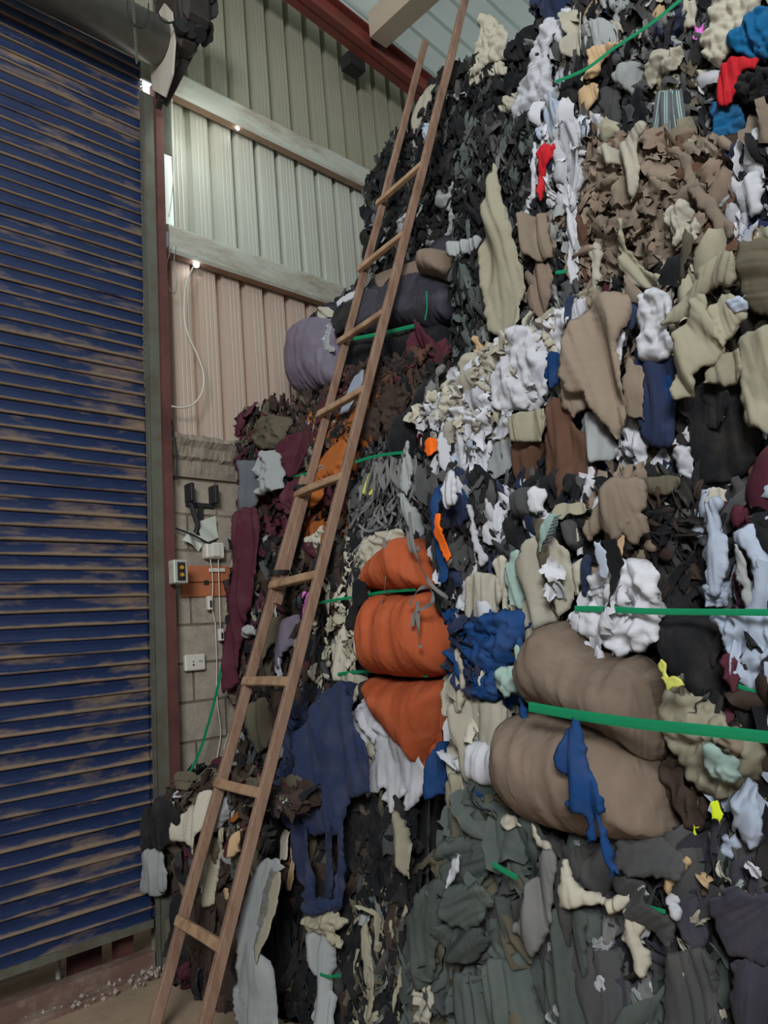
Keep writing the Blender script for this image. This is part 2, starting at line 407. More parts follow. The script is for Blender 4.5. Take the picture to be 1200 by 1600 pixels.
M_sky = bpy.data.materials.new('bright_sky_gap'); M_sky.use_nodes = True
_s = M_sky.node_tree.nodes['Principled BSDF']; _s.inputs['Emission Color'].default_value = (1, 0.98, 0.94, 1); _s.inputs['Emission Strength'].default_value = 2.2
mb = MB(); mb.box(1.985, 2.06, 3.862, 3.872, 4.86, 5.13)
tag(mb.build('window_2', M_sky), kind='structure')
# jamb: guide rail and maroon post
def leanbox(mb, x0, x1, y0, y1, z0, z1, mi=0):
    v = [(x+lean(z), y, z) for x in (x0, x1) for y in (y0, y1) for z in (z0, z1)]
    mb.add(v, [(0, 1, 3, 2), (4, 6, 7, 5), (0, 4, 5, 1), (2, 3, 7, 6), (0, 2, 6, 4), (1, 5, 7, 3)], mi)
lean_door = lean
def lean(z): return 0.011*z
mb = MB(); leanbox(mb, 1.905, 1.985, 3.81, 3.84, 0, 5.0); leanbox(mb, 1.905, 1.911, 3.80, 3.81, 0, 5.0); leanbox(mb, 1.94, 1.985, 3.84, 3.92, 0, 5.0)
tag(mb.build('trim_10', M_rail), kind='structure')
mb = MB(); leanbox(mb, 1.987, 2.038, 3.79, 3.90, 0, 5.1)
tag(mb.build('trim_11', M_post), kind='structure')

# roller shutter
lean = lean_door
zb, zt = 0.235, 5.36
prof = [(0.0, -0.004), (0.03, 0.010), (0.10, 0.014), (0.17, 0.011), (0.26, 0.003), (0.45, 0.0005), (0.65, 0.001), (0.82, 0.004), (0.93, 0.006), (0.985, -0.004)]
door = empty('door_1', (0.9, 3.90, 0.235), None, None); door['kind'] = 'structure'
nsl = int((zt-zb)/SLAT); mb = MB()
for i in range(nsl):
    z0 = round(zb/SLAT)*SLAT + i*SLAT; xr = 1.90
    cols = np.linspace(-0.6, xr, 14); v = []
    dz = [0.0015*math.sin(c*2.1+i*1.3)+random.uniform(-0.0008, 0.0008) for c in cols]
    for ci, x in enumerate(cols):
        for a, b in prof: v.append((x+lean(z0), 3.88-b, z0+a*SLAT+dz[ci]))
    n = len(prof)
    mb.add(v, [(c*n+j, c*n+j+1, (c+1)*n+j+1, (c+1)*n+j) for c in range(len(cols)-1) for j in range(n-1)])
mb.add([(-0.6, 3.895, 0.24), (2.03, 3.895, 0.24), (2.08, 3.895, 5.1), (-0.6, 3.895, 5.1)], [(0, 1, 2, 3)])
o = mb.build('door_leaf', M_slat); adopt(o, door)
mb = MB(); mb.box(-0.6, 1.91, 3.865, 3.90, 0.20, 0.238); o = mb.build('bottom_rail', M_rail); adopt(o, door)

# sill and what shows under the shutter
mb = MB(); mb.box(-0.6, 1.93, 3.90, 3.98, 0.0, 0.075); mb.box(-0.6, 1.85, 3.76, 3.84, 0, 0.03)
tag(mb.build('trim_12', M_sill), kind='structure')
mb = MB(); mb.box(-1.5, 3.0, 4.5, 4.56, 0, 1.0)
tag(mb.build('wall_outside', simple('outside_dark_wall', (58, 54, 50), 0.9)), kind='structure')
mb = MB(); mb.box(1.78, 1.86, 3.99, 4.07, 0, 1.0); mb.box(1.60, 1.74, 4.1, 4.2, 0, 1.0)
tag(mb.build('trim_13', M_post), kind='structure')
mb = MB(); mb.tube([(0.4, 4.15, 0.10), (1.42, 4.15, 0.10), (1.40, 4.15, 0.4)], 0.012, 8); mb.tube([(1.54, 4.15, 0.02), (1.54, 4.15, 0.5)], 0.012, 8)
tag(mb.build('metal_rack', M_white), 'thin pale metal rack seen through the gap under the shutter', 'rack')

# barrel, bracket and motor
bar = empty('shutter_barrel', (0.9, 3.62, 5.2), 'grey steel roller barrel above the blue shutter', 'roller barrel')
mb = MB(); mb.tube([(-0.8, 3.62, 5.17), (1.99, 3.62, 5.22)], 0.135, 28); adopt(mb.build('barrel', M_tube, smooth=True), bar)
mb = MB(); mb.tube([(-0.8, 3.62, 5.17), (1.5, 3.62, 5.21)], 0.141, 24, caps=False)
xx = 2.0
hexv = [(3.50, 4.93), (3.46, 5.12), (3.48, 5.34), (3.56, 5.46), (3.70, 5.44), (3.78, 5.20), (3.74, 4.98), (3.60, 4.84)]
mb = MB(); n = len(hexv)
mb.add([(x, y, z) for x in (xx, xx+0.012) for y, z in hexv], [tuple(range(n)), tuple(range(2*n-1, n-1, -1))]+[(i, (i+1) % n, n+(i+1) % n, n+i) for i in range(n)])
adopt(mb.build('bracket_plate', M_plate), bar)
mot = empty('shutter_motor', (2.1, 3.6, 5.3), 'dark greasy gear motor bolted beside the bracket plate', 'motor')
mb = MB(); mb.box(2.02, 2.16, 3.44, 3.74, 5.12, 5.62, b=0.03); mb.box(2.05, 2.24, 3.40, 3.58, 5.30, 5.66, b=0.03)
adopt(mb.build('housing', M_frame_rust), mot)
mb = MB()
for k in range(7): mb.tube([(2.245, 3.49+0.015*math.sin(k), 5.33+0.045*k), (2.252, 3.49, 5.33+0.045*k)], 0.075, 14)
for k in range(3): mb.tube([(2.02+k*0.06, 3.43, 5.2+0.02*k), (2.02+k*0.06, 3.40, 5.2)], 0.045, 12)
adopt(mb.build('gear', M_black), mot)
mb = MB(); mb.beam((2.03, 3.50, 5.10), (2.03, 3.74, 4.86), 0.04, 0.012, (1, 0, 0)); mb.beam((2.2, 3.42, 5.35), (2.05, 3.70, 4.88), 0.05, 0.02, (1, 0, 0))
adopt(mb.build('brace', M_frame_rust), mot)
mb = MB(); mb.tube(spline([(1.93, 3.44, 5.55), (1.86, 3.42, 5.35), (1.90, 3.42, 5.18), (2.0, 3.42, 5.25), (1.99, 3.43, 5.5)], 8), 0.006, 6)
tag(mb.build('electric_cable', M_black), 'thin black cable looping in front of the bracket plate', 'cable')
# pull chain at the edge of the shutter
mb = MB(); z = 5.1; k = 0
while z > 2.95:
    c = np.array((1.885+lean(z)+0.004*math.sin(z*7), 3.835, z)); a = (k % 2)*PI/2
    ring = [c+np.array((0.008*math.cos(t)*math.cos(a), 0.008*math.cos(t)*math.sin(a), 0.017*math.sin(t))) for t in np.linspace(0, 2*PI, 9)]
    mb.tube(ring, 0.0028, 4, caps=False); z -= 0.024; k += 1
tag(mb.build('pull_chain', M_rail), 'rusty pull chain hanging along the right edge of the shutter', 'chain')

# spill of rubble at the foot of the jamb
mb = MB()
for k in range(150):
    t = random.random(); c = (1.15+0.78*t+random.gauss(0, 0.03), 3.84-0.05*random.random()-0.12*t*random.random(), random.uniform(0.0, 0.02+0.03*t)); r = random.uniform(0.004, 0.018)
    ic = []; 
    for a, b, cc in ((1, 0, 0), (-1, 0, 0), (0, 1, 0), (0, -1, 0), (0, 0, 1), (0, 0, -1)):
        rr = r*random.uniform(0.6, 1.3); ic.append((c[0]+a*rr, c[1]+b*rr, c[2]+cc*rr))
    mb.add(ic, [(0, 2, 4), (2, 1, 4), (1, 3, 4), (3, 0, 4), (2, 0, 5), (1, 2, 5), (3, 1, 5), (0, 3, 5)])
tag(mb.build('rubble', M_rubble), 'pale dusty rubble spilled along the door sill', 'rubble', kind='stuff')

# ------------------------------------------------------------------ fittings on the block wall
def wb(x0, y0, x1, y1, Y):
    a = wall_pt(x0, y0, Y); b = wall_pt(x1, y1, Y); return min(a[0], b[0]), max(a[0], b[0]), min(a[2], b[2]), max(a[2], b[2])
mb = MB(); Y0, Y1 = 3.80, WY
mb.box(2.185, 2.21, Y0, Y1, 2.42, 2.53, b=0.004); mb.box(2.345, 2.372, Y0, Y1, 2.42, 2.53, b=0.004)
mb.box(2.19, 2.37, Y1-0.02, Y1, 2.40, 2.425); mb.box(2.265, 2.295, Y1-0.018, Y1, 2.30, 2.41)
tag(mb.build('wall_bracket', M_black), 'black forked bracket screwed to the block wall', 'bracket')
def hanging_sheet(name, label, x0, z0, w, h, rot, mat, cat):
    n = 10; v = []
    for i in range(n):
        for j in range(n):
            a = (i/(n-1)-0.5)*w; b = (j/(n-1)-0.5)*h
            x = x0+a*math.cos(rot)-b*math.sin(rot); z = z0+a*math.sin(rot)+b*math.cos(rot)
            v.append((x, WY-0.03-0.02*math.sin(i*0.5+j*0.3)-0.01*(j/(n-1)), z))
    return tag(link(name, v, [(i*n+j, (i+1)*n+j, (i+1)*n+j+1, i*n+j+1) for i in range(n-1) for j in range(n-1)], mat, smooth=True), label, cat)
hanging_sheet('paper_sheet', 'larger creased white paper tucked behind the cable on block wall', 2.31, 2.26, 0.14, 0.13, 0.35, M_paper, 'paper')
hanging_sheet('paper_sheet', 'smaller folded white paper left of the white switch box', 2.22, 2.20, 0.13, 0.08, -0.5, M_paper, 'paper')
mb = MB(); mb.tube(spline([(2.205, 3.85, 2.43), (2.215, 3.84, 2.37), (2.235, 3.83, 2.29), (2.23, 3.84, 2.24)], 8), 0.016, 8)
mb.tube(spline([(2.10, 3.84, 2.26), (2.2, 3.82, 2.22), (2.29, 3.82, 2.18), (2.33, 3.83, 2.185)], 8), 0.006, 6)
tag(mb.build('electric_cable', M_black), 'thick black cable hooked over the papers on the block wall', 'cable')
bx = empty('switch_box', (2.34, WY, 2.14), 'white plastic switch box above the orange board', 'switch box')
mb = MB(); mb.box(2.283, 2.405, WY-0.06, WY, 2.09, 2.185, b=0.008); adopt(mb.build('housing', M_white), bx)
mb = MB(); mb.box(2.32, 2.37, WY-0.066, WY-0.06, 2.10, 2.175, b=0.002); adopt(mb.build('cover', M_white), bx)
bd = empty('wiring_board', (2.32, WY, 1.95), 'orange plywood wiring board on the block wall', 'board')
mb = MB(); mb.box(2.18, 2.56, WY-0.018, WY, 1.955, 2.05, b=0.003); mb.box(2.14, 2.56, WY-0.012, WY, 1.87, 1.952, b=0.003); adopt(mb.build('panel', M_ply), bd)
mb = MB(); mb.box(2.315, 2.42, WY-0.03, WY-0.018, 2.013, 2.035, b=0.002)
for k in range(5): mb.box(2.323+k*0.019, 2.331+k*0.019, WY-0.033, WY-0.03, 2.02, 2.029)
adopt(mb.build('terminal_strip', M_white), bd)
mb = MB(); mb.box(2.28, 2.31, WY-0.02, WY-0.016, 1.94, 1.965); adopt(mb.build('slot', M_black), bd)
def cablet(label, pts, r, mat=M_white, name='hanging_cable'):
    m = MB(); m.tube(spline(pts, 8), r, 6); return tag(m.build(name, mat, smooth=True), label, 'cable')
cablet('left pale wire hanging from the white switch box', [(2.315, WY-0.04, 2.09), (2.325, WY-0.04, 1.97), (2.318, WY-0.035, 1.80), (2.335, WY-0.03, 1.72)], 0.003)
cablet('right pale wire hanging from the white switch box', [(2.37, WY-0.04, 2.09), (2.366, WY-0.04, 1.93), (2.365, WY-0.035, 1.68)], 0.003)
cablet('long thin wire trailing down the block wall to the floor bale', [(2.335, WY-0.03, 1.72), (2.34, WY-0.02, 1.5), (2.33, WY-0.02, 1.3), (2.345, WY-0.02, 1.1), (2.31, WY-0.02, 0.95)], 0.003)
def plug(label, x, z, w, h):
    e = empty('wire_connector', (x, WY-0.03, z), label, 'connector')
    m = MB(); m.box(x-w/2, x+w/2, WY-0.05, WY-0.02, z-h/2, z+h/2, b=0.004); adopt(m.build('shell', M_white), e)
    m = MB(); m.box(x-w/5, x+w/5, WY-0.053, WY-0.05, z-h/3, z+h/6); adopt(m.build('slot', M_black), e)
plug('white connector dangling lowest on the right pale wire', 2.365, 1.645, 0.03, 0.07)
plug('tilted white connector knotted halfway along the left pale wire', 2.30, 1.83, 0.03, 0.08)
so = empty('wall_socket', (2.20, WY, 1.50), 'white double wall socket on the block wall', 'socket')
mb = MB(); mb.box(2.135, 2.262, WY-0.03, WY, 1.455, 1.545, b=0.006); adopt(mb.build('plate', M_white), so)
mb = MB()
for x in (2.185, 2.225, 2.238):
    mb.tube([(x, WY-0.0315, 1.505), (x, WY-0.0295, 1.505)], 0.004, 8)
mb.box(2.18, 2.19, WY-0.0315, WY-0.0295, 1.482, 1.492); adopt(mb.build('pin_holes', M_black), so)
cb = empty('push_button_box', (2.03, 3.75, 1.99), 'small grey framed push button box on the maroon post', 'switch')
mb = MB(); xa, xb_, za, zb2 = 2.005, 2.09, 1.93, 2.06
mb.box(xa, xb_, 3.70, 3.765, za, zb2, b=0.005); adopt(mb.build('housing', M_galv), cb)
mb = MB(); mb.box(xa+0.02, xb_-0.02, 3.695, 3.70, za+0.015, zb2-0.015); adopt(mb.build('button_panel', M_black), cb)
for zz in (1.975, 2.015):
    mb = MB(); mb.tube([(2.047, 3.696, zz), (2.047, 3.685, zz)], 0.011, 12); adopt(mb.build('button', simple('amber_button', (190, 140, 40), 0.5)), cb)
# lamp on its white cable
lp = empty('pilot_lamp', (2.30, 3.83, 3.95), 'small glowing white lamp hung under the lower wall beam', 'lamp')
mb = MB(); cc = np.array((2.31, 3.84, 3.955)); vv = []; nf = []
for i in range(9):
    for j in range(12):
        a = PI*i/8; b = 2*PI*j/12; vv.append(cc+0.019*np.array((math.sin(a)*math.cos(b), math.sin(a)*math.sin(b), math.cos(a))))
nf = [(i*12+j, i*12+(j+1) % 12, (i+1)*12+(j+1) % 12, (i+1)*12+j) for i in range(8) for j in range(12)]
mb.add(vv, nf); adopt(mb.build('bulb', M_glow, smooth=True), lp)
mb = MB(); mb.tube([(2.31, 3.84, 3.97), (2.31, 3.84, 3.99)], 0.009, 8); adopt(mb.build('holder', M_white), lp)
cablet('white cable looping down the sheet wall from the glowing lamp', [tuple(wall_pt(x, y, 3.80)) for x, y in ((303, 415), (292, 440), (288, 470), (289, 505), (297, 530), (309, 556), (318, 585), (316, 612), (303, 631), (285, 637), (268, 635))], 0.0055)
cablet('thin grey wire hanging in a loop from the lower wall beam', [tuple(wall_pt(x, y, 3.82)) for x, y in ((275, 385), (272, 410), (276, 440), (273, 458), (264, 450), (258, 425), (268, 385))], 0.003, M_tube)
cablet('white cable down the left end of the sheet wall', [tuple(wall_pt(x, y, 3.80)) for x, y in ((268, 145), (270, 200), (271, 260), (268, 310), (264, 338))], 0.004)
lb = empty('light_pinhole', (2.71, 3.68, 5.02), 'tiny light leak drawn as glowing stud on the underside of the upper wall beam', 'pinhole')
p = wall_pt(372, 202, 3.84); mb = MB(); mb.tube([p, p+np.array((0, 0.02, 0.03))], 0.009, 10); adopt(mb.build('cap', M_glow), lb)  # light through a pinhole, made as a small glowing cap
cablet('black cable drooping by the maroon post near the top of the block wall', [tuple(wall_pt(x, y, 3.82)) for x, y in ((268, 655), (273, 690), (276, 720), (275, 750))], 0.005, M_black)

# ------------------------------------------------------------------ bales
# id: (front plane x at y=3.8,z=0 ; slope per -y ; slope per z ; y0, y1, z0, z1, depth, palette of the core, label)
BALES = {
 'L1': (1.97, 0.0, 0.05, 3.00, 3.74, 0.0, 0.84, 0.50, 'bk db br', 'low brown and black rag bale behind the ladder foot beside the shutter'),
 'L2a': (2.40, 0.06, 0.03, 2.66, 3.74, 0.86, 1.84, 0.90, 'db bk ol mr', 'brown and maroon rag bale behind the middle of the ladder'),
 'L2b': (2.42, 0.12, 0.05, 2.52, 3.74, 1.86, 2.90, 0.90, 'db mr rs bk', 'maroon and rust rag bale with light grey cloth, topmost against block wall'),
 'L3': (3.02, 0.0, 0.0, 2.36, 3.76, 2.92, 3.78, 0.90, 'pb bk pb', 'dark padded bale with purple grey side lying under the black bale'),
 'L4a': (3.52, 0.0, 0.0, 2.05, 3.55, 3.80, 4.72, 1.0, 'bk bk dg', 'black rag bale high behind the ladder top'),
 'L4b': (3.60, 0.0, 0.0, 1.98, 3.10, 4.74, 5.20, 0.9, 'bk bk dg', 'black rag bale nearest the roof with cream cloth on top'),
 'M0': (2.12, 0.0, 0.16, 2.24, 2.98, 0.0, 0.92, 0.80, 'bk bk db', 'black tangled rag bale on the floor under the navy garment'),
 'M1': (2.36, 0.0, 0.0, 2.02, 2.62, 0.95, 1.92, 0.80, 'bk db dg', 'bale with bulging orange fabric tied in three swellings'),
 'M2': (2.42, 0.0, 0.03, 2.02, 2.50, 1.93, 2.58, 0.80, 'bk db dg', 'narrow bale with grey cotton ribbons above the orange bale'),
 'R1': (2.02, 0.0, 0.03, 0.30, 1.98, 0.0, 0.90, 0.90, 'dg dg gg', 'grey green cloth bale on the floor at the bottom right'),
 'R2': (2.14, 0.0, 0.0, 0.30, 1.90, 0.93, 1.45, 0.90, 'bk ta db', 'bale with bulging mushroom brown sacks and wide green strap'),
 'R3': (2.26, 0.0, 0.0, 0.30, 1.96, 1.46, 2.08, 0.90, 'bk dg nv', 'mixed black and white rag bale resting on the brown sacks'),
 'R4': (2.42, 0.0, 0.02, 0.30, 2.12, 2.10, 2.78, 0.95, 'bk dg ta', 'bale with a heap of white rags and brown cloths'),
 'R5': (2.80, 0.0, 0.0, 0.30, 2.24, 2.80, 3.62, 1.0, 'db ta bk', 'taupe leaf scrap bale with long pale drape, second from top on right'),
 'R6': (3.08, 0.0, 0.0, 0.30, 1.74, 3.64, 4.90, 1.0, 'bk dg nv', 'topmost right bale of black, white and teal rags'),
}
def ladder_clear(y, z):
    pen = np.maximum(0, np.maximum(y-3.30, 2.50-y))
    return np.where(z < 5.8, 1.537+2.145*z/5.682+0.055-1.6*pen, -9.0)
def planeX(b, y, z, off=0.0):
    a, k, m = BALES[b][:3]; return a + k*(3.8-y) + m*z - off
def hit(b, x, y, off=0.0):
    a, k, m = BALES[b][:3]; d = ray(x, y)
    # a + k(3.8-Y) + mZ - off = X
    num = a - off + k*(3.8-CAM[1]) + m*CAM[2] - CAM[0]; den = d[0] + k*d[1] - m*d[2]
    return CAM + d*(num/den)
TILT = {'R6': (0.55, 0.5), 'R5': (0.10, 0.55), 'R4': (0.23, 0.10), 'R3': (0.04, 0.23), 'R2': (0.0, 0.04)}
ZFIX = {'R6': (3.57, 4.9), 'R5': (2.72, 3.55), 'R4': (2.01, 2.70), 'R3': (1.46, 1.99)}
BROOT = {}; NPART = {}; SMALL = {}
for bid, (a, k, m, y0, y1, z0, z1, dep, cols, label) in BALES.items():
    r = empty('textile_bale', (a+dep/2, (y0+y1)/2, z0), label, 'bale', 'strapped bales of waste fabric'); BROOT[bid] = r; NPART[bid] = []; SMALL[bid] = []
    cols = cols.split()[0]
    t0, t1 = TILT.get(bid, (0, 0)); z0, z1 = ZFIX.get(bid, (z0, z1))
    # core: lumpy packed block
    nyy = max(8, int((y1-y0)/0.045)); nzz = max(8, int((z1-z0)/0.045)); nd = 8
    mb = MB(); idx = {}
    V = []; Fc = []
    def P(i, j, k2):
        key = (i, j, k2)
        if key in idx: return idx[key]
        s, t, w = i/nd, j/nyy, k2/nzz
        yy = y0+(y1-y0)*t; zz = (z0+t0*(yy-1.2))*(1-w)+(z1+t1*(yy-1.2))*w; xx = planeX(bid, yy, zz)+0.06+(dep-0.06)*s
        cs, ct, cw = 2*s-1, 2*t-1, 2*w-1
        # round the edges
        e = 0.0
        for p_, q_ in ((cs, ct), (cs, cw), (ct, cw)): e = max(e, max(0, min(abs(p_), abs(q_))-0.75)*0.30)
        cxx, cyy, czz = planeX(bid, yy, zz)+dep/2, (y0+y1)/2, (z0+z1)/2+(t0+t1)/2*((y0+y1)/2-1.2)
        nv_ = float(vnoise(np.array(yy*11+zz*3), np.array(zz*11+xx*7), 5)+0.6*vnoise(np.array(yy*29.), np.array(zz*29+xx*23), 6))
        q = np.array((xx, yy, zz)); dirc = q-np.array((cxx, cyy, czz)); dn = dirc/np.linalg.norm(dirc)
        q = q - dirc*e*0.6 + dn*0.030*nv_
        if z0 == 0: q[2] = max(q[2], 0.001)
        q[0] = max(q[0], ladder_clear(q[1], q[2]))
        q[1] = min(q[1], 3.80 if z0 < 3 else 3.69)
        idx[key] = len(V); V.append(tuple(q)); return idx[key]
    for (A_, B_, fn) in ((nyy, nzz, lambda i, j: (0, i, j)), (nyy, nzz, lambda i, j: (nd, i, j)), (nd, nzz, lambda i, j: (i, 0, j)), (nd, nzz, lambda i, j: (i, nyy, j)), (nd, nyy, lambda i, j: (i, j, 0)), (nd, nyy, lambda i, j: (i, j, nzz))):
        for i in range(A_):
            for j in range(B_):
                Fc.append((P(*fn(i, j)), P(*fn(i+1, j)), P(*fn(i+1, j+1)), P(*fn(i, j+1))))
    ck = cols.split(); mid = [int(abs(vnoise(np.array(V[q[0]][1]*9), np.array(V[q[0]][2]*9+V[q[0]][0]*5), 8))*2.9*len(ck)) % len(ck) for q in Fc]
    o = link('packed_fabric', V, Fc, [fabric(c) for c in ck], smooth=True, midx=mid); adopt(o, r)

def inside(P, poly):
    x, y = P[:, 0], P[:, 1]; c = np.zeros(len(P), bool); n = len(poly); j = n-1
    for i in range(n):
        xi, yi = poly[i]; xj, yj = poly[j]
        cond = ((yi > y) != (yj > y)) & (x < (xj-xi)*(y-yi)/(yj-yi+1e-12)+xi); c ^= cond; j = i
    return c
def edgedist(P, poly):
    d = np.full(len(P), 9.0); n = len(poly)
    for i in range(n):
        a = np.array(poly[i]); b = np.array(poly[(i+1) % n]); ab = b-a
        t = np.clip(((P-a)@ab)/(ab@ab+1e-12), 0, 1); d = np.minimum(d, np.linalg.norm(P-(a+t[:, None]*ab), axis=1))
    return d
SEED = [0]
def cloth(bid, key, style, pts, off, name, extra=None):
    """a piece of cloth with the given outline, lying on the face of a bale and standing off it by its own fullness"""
    SEED[0] += 1; sd = SEED[0]
    H = [hit(bid, x, y, off) for x, y in pts]
    # local 2d: u = -y , v = z
    poly = [(-h[1], h[2]) for h in H]
    ar = abs(sum(poly[i][0]*poly[(i+1) % len(poly)][1]-poly[(i+1) % len(poly)][0]*poly[i][1] for i in range(len(poly))))/2
    sp = min(0.013, max(0.0055, math.sqrt(ar)/24))
    # rounded outline with a ragged cut edge
    ring = []
    n = len(poly); PP = [np.array(p) for p in poly]
    for i in range(n):
        p0, p1, p2, p3 = PP[i-1], PP[i], PP[(i+1) % n], PP[(i+2) % n]
        L = np.linalg.norm(p2-p1); k = max(1, int(L/(sp*0.9))); tn = 0.3 if style[0] == 'f' else (0.8 if style[0] == 's' else 0.6)
        nn = np.array((-(p2-p1)[1], (p2-p1)[0]))/(L+1e-9)
        for t in np.arange(k)/k:
            m1 = (p2-p0)/2*tn*min(1, L/(np.linalg.norm(p2-p0)+1e-9)*2); m2 = (p3-p1)/2*tn*min(1, L/(np.linalg.norm(p3-p1)+1e-9)*2)
            q = (2*t**3-3*t*t+1)*p1+(t**3-2*t*t+t)*m1+(-2*t**3+3*t*t)*p2+(t**3-t*t)*m2
            if style[0] != 's':
                w_ = float(vnoise(np.array(q[0]*28.+sd), np.array(q[1]*28.), sd)*0.012+vnoise(np.array(q[0]*75.+sd), np.array(q[1]*75.), sd)*0.006)
                q = q+nn*w_*math.sin(PI*t)
            ring.append(q)
    R_ = np.array(ring); mn = R_.min(0); mx = R_.max(0)
    gx, gy = np.meshgrid(np.arange(mn[0], mx[0], sp), np.arange(mn[1], mx[1], sp*0.87))
    gx = gx+(np.arange(gx.shape[0]) % 2)[:, None]*sp*0.5
    G = np.stack([gx.ravel(), gy.ravel()], 1); G = G[inside(G, ring)]
    if len(G): G = G[edgedist(G, ring) > sp*0.6]
    allp = [Vector(p) for p in ring]+[Vector(p) for p in G]
    res = delaunay_2d_cdt(allp, [], [list(range(len(ring)))], 1, 1e-5)
    P2 = np.array([tuple(v) for v in res[0]]); faces = [tuple(f) for f in res[2]]
    if len(P2) < 3: return None
    d = edgedist(P2, ring); maxd = d.max()+1e-6
    ang = 0.0; num = ''.join(ch for ch in style[1:] if ch.isdigit() or ch == '-')
    if num: ang = math.radians(float(num))
    u, v = P2[:, 0], P2[:, 1]
    ac = u*math.cos(ang)+v*math.sin(ang); al = -u*math.sin(ang)+v*math.cos(ang)   # across / along the folds
    wr = vnoise(ac*5+sd, al*4, sd)*0.035; edge = 1-np.exp(-d/0.015)
    rdg = lambda x, y, s_: 1-np.abs(vnoise(x, y, s_))*2
    st = style[0]
    if st == 's':
        t = np.clip(d/maxd, 0, 1); B = (extra or 0.10); h = B*(1-(1-t)**2.2)**0.62
        fo = rdg((ac+wr)*22, al*3.5, sd)*0.5+rdg((ac+wr)*48, al*6, sd+3)*0.3
        h = h+fo*(0.028*np.exp(-d/0.06)+0.006)+0.006*rdg((ac+wr)*16, al*2.5, sd+5)+0.014*vnoise(u*7, v*7, sd)-0.03*np.exp(-d/0.012)
    elif st == 'd':
        span = min(1.0, maxd/0.05)
        fr = 9+5*vnoise(np.full_like(al, sd*1.7), al*2, sd)
        f1 = 2.2*np.abs(vnoise((ac+wr)*13+sd, al*1.5, sd)); f2 = 1.8*np.abs(vnoise((ac+wr*1.3)*31, al*2.6, sd+1)); f3 = rdg((ac+wr)*75, al*8, sd+2)
        belly = vnoise(u*5+sd, v*5, sd+7)*0.020
        h = 0.010+span*(0.032*f1+0.013*f2)+0.004*f3+belly+0.010*np.sqrt(np.clip(d/maxd, 0, 1))*min(1, maxd/0.04)-0.006*np.exp(-d/0.005)
    elif st == 'c':
        th = sd*2.4; cu = u*math.cos(th)+v*math.sin(th)*1.0; cv = (-u*math.sin(th)+v*math.cos(th))*0.5
        w2 = vnoise(u*9, v*9, sd+9)*0.8+vnoise(u*24, v*24, sd+8)*0.3
        a1 = np.abs(vnoise(cu*12+w2, cv*12-w2, sd))+0.6*rdg(cu*15-w2, cv*9+w2, sd+4); a2 = 0.9*rdg(u*27+w2*1.5, v*18+w2, sd+1); a3 = rdg(cu*52, cv*52+w2, sd+2)
        h = 0.008+min(0.02, maxd*0.4)*edge+min(1, maxd/0.04)*(0.034*a1+0.017*a2)+0.008*a3-0.006*np.exp(-d/0.005)
    else:
        h = 0.006+0.016*np.sin(al*14+sd)*1+0.010*vnoise(u*12, v*12, sd)+0.005*rdg((ac+wr)*30, al*4, sd)
    Y = -u; Z = v; X = np.array([planeX(bid, y, z, off) for y, z in zip(Y, Z)]) - h
    X = np.maximum(X, ladder_clear(Y, Z))
    V3 = np.stack([X, Y, Z], 1)
    o = link(name, V3, faces, fabric(key), smooth=True)
    # hem: turn the outline back so that the cloth has body
    me = o.data; nb = len(V3)
    ids = [i for i in range(len(P2)) if d[i] < 1e-4]
    return o, ar
def bale_part(o, bid, ar):
    adopt(o, BROOT[bid]); NPART[bid].append(o)
LOOSE = {}
def solid(o, t=0.004):
    md = o.modifiers.new('thickness', 'SOLIDIFY'); md.thickness = t; md.offset = 0
CL = []
def load(text):
    for line in text.strip().split('\n'):
        line = line.strip()
        if not line or line[0] == '#': continue
        head, tail = line.split(';'); h = head.split(None, 3)
        bid, key, style = h[:3]; lab = h[3] if len(h) > 3 else None
        nums = [float(t) for t in tail.split()]; off = 0.03; extra = None
        if ':' in style:
            pr = style.split(':'); style = pr[0]; off = float(pr[1]); extra = float(pr[2]) if len(pr) > 2 else None
        CL.append((bid, key, style, lab, list(zip(nums[::2], nums[1::2])), off, extra))
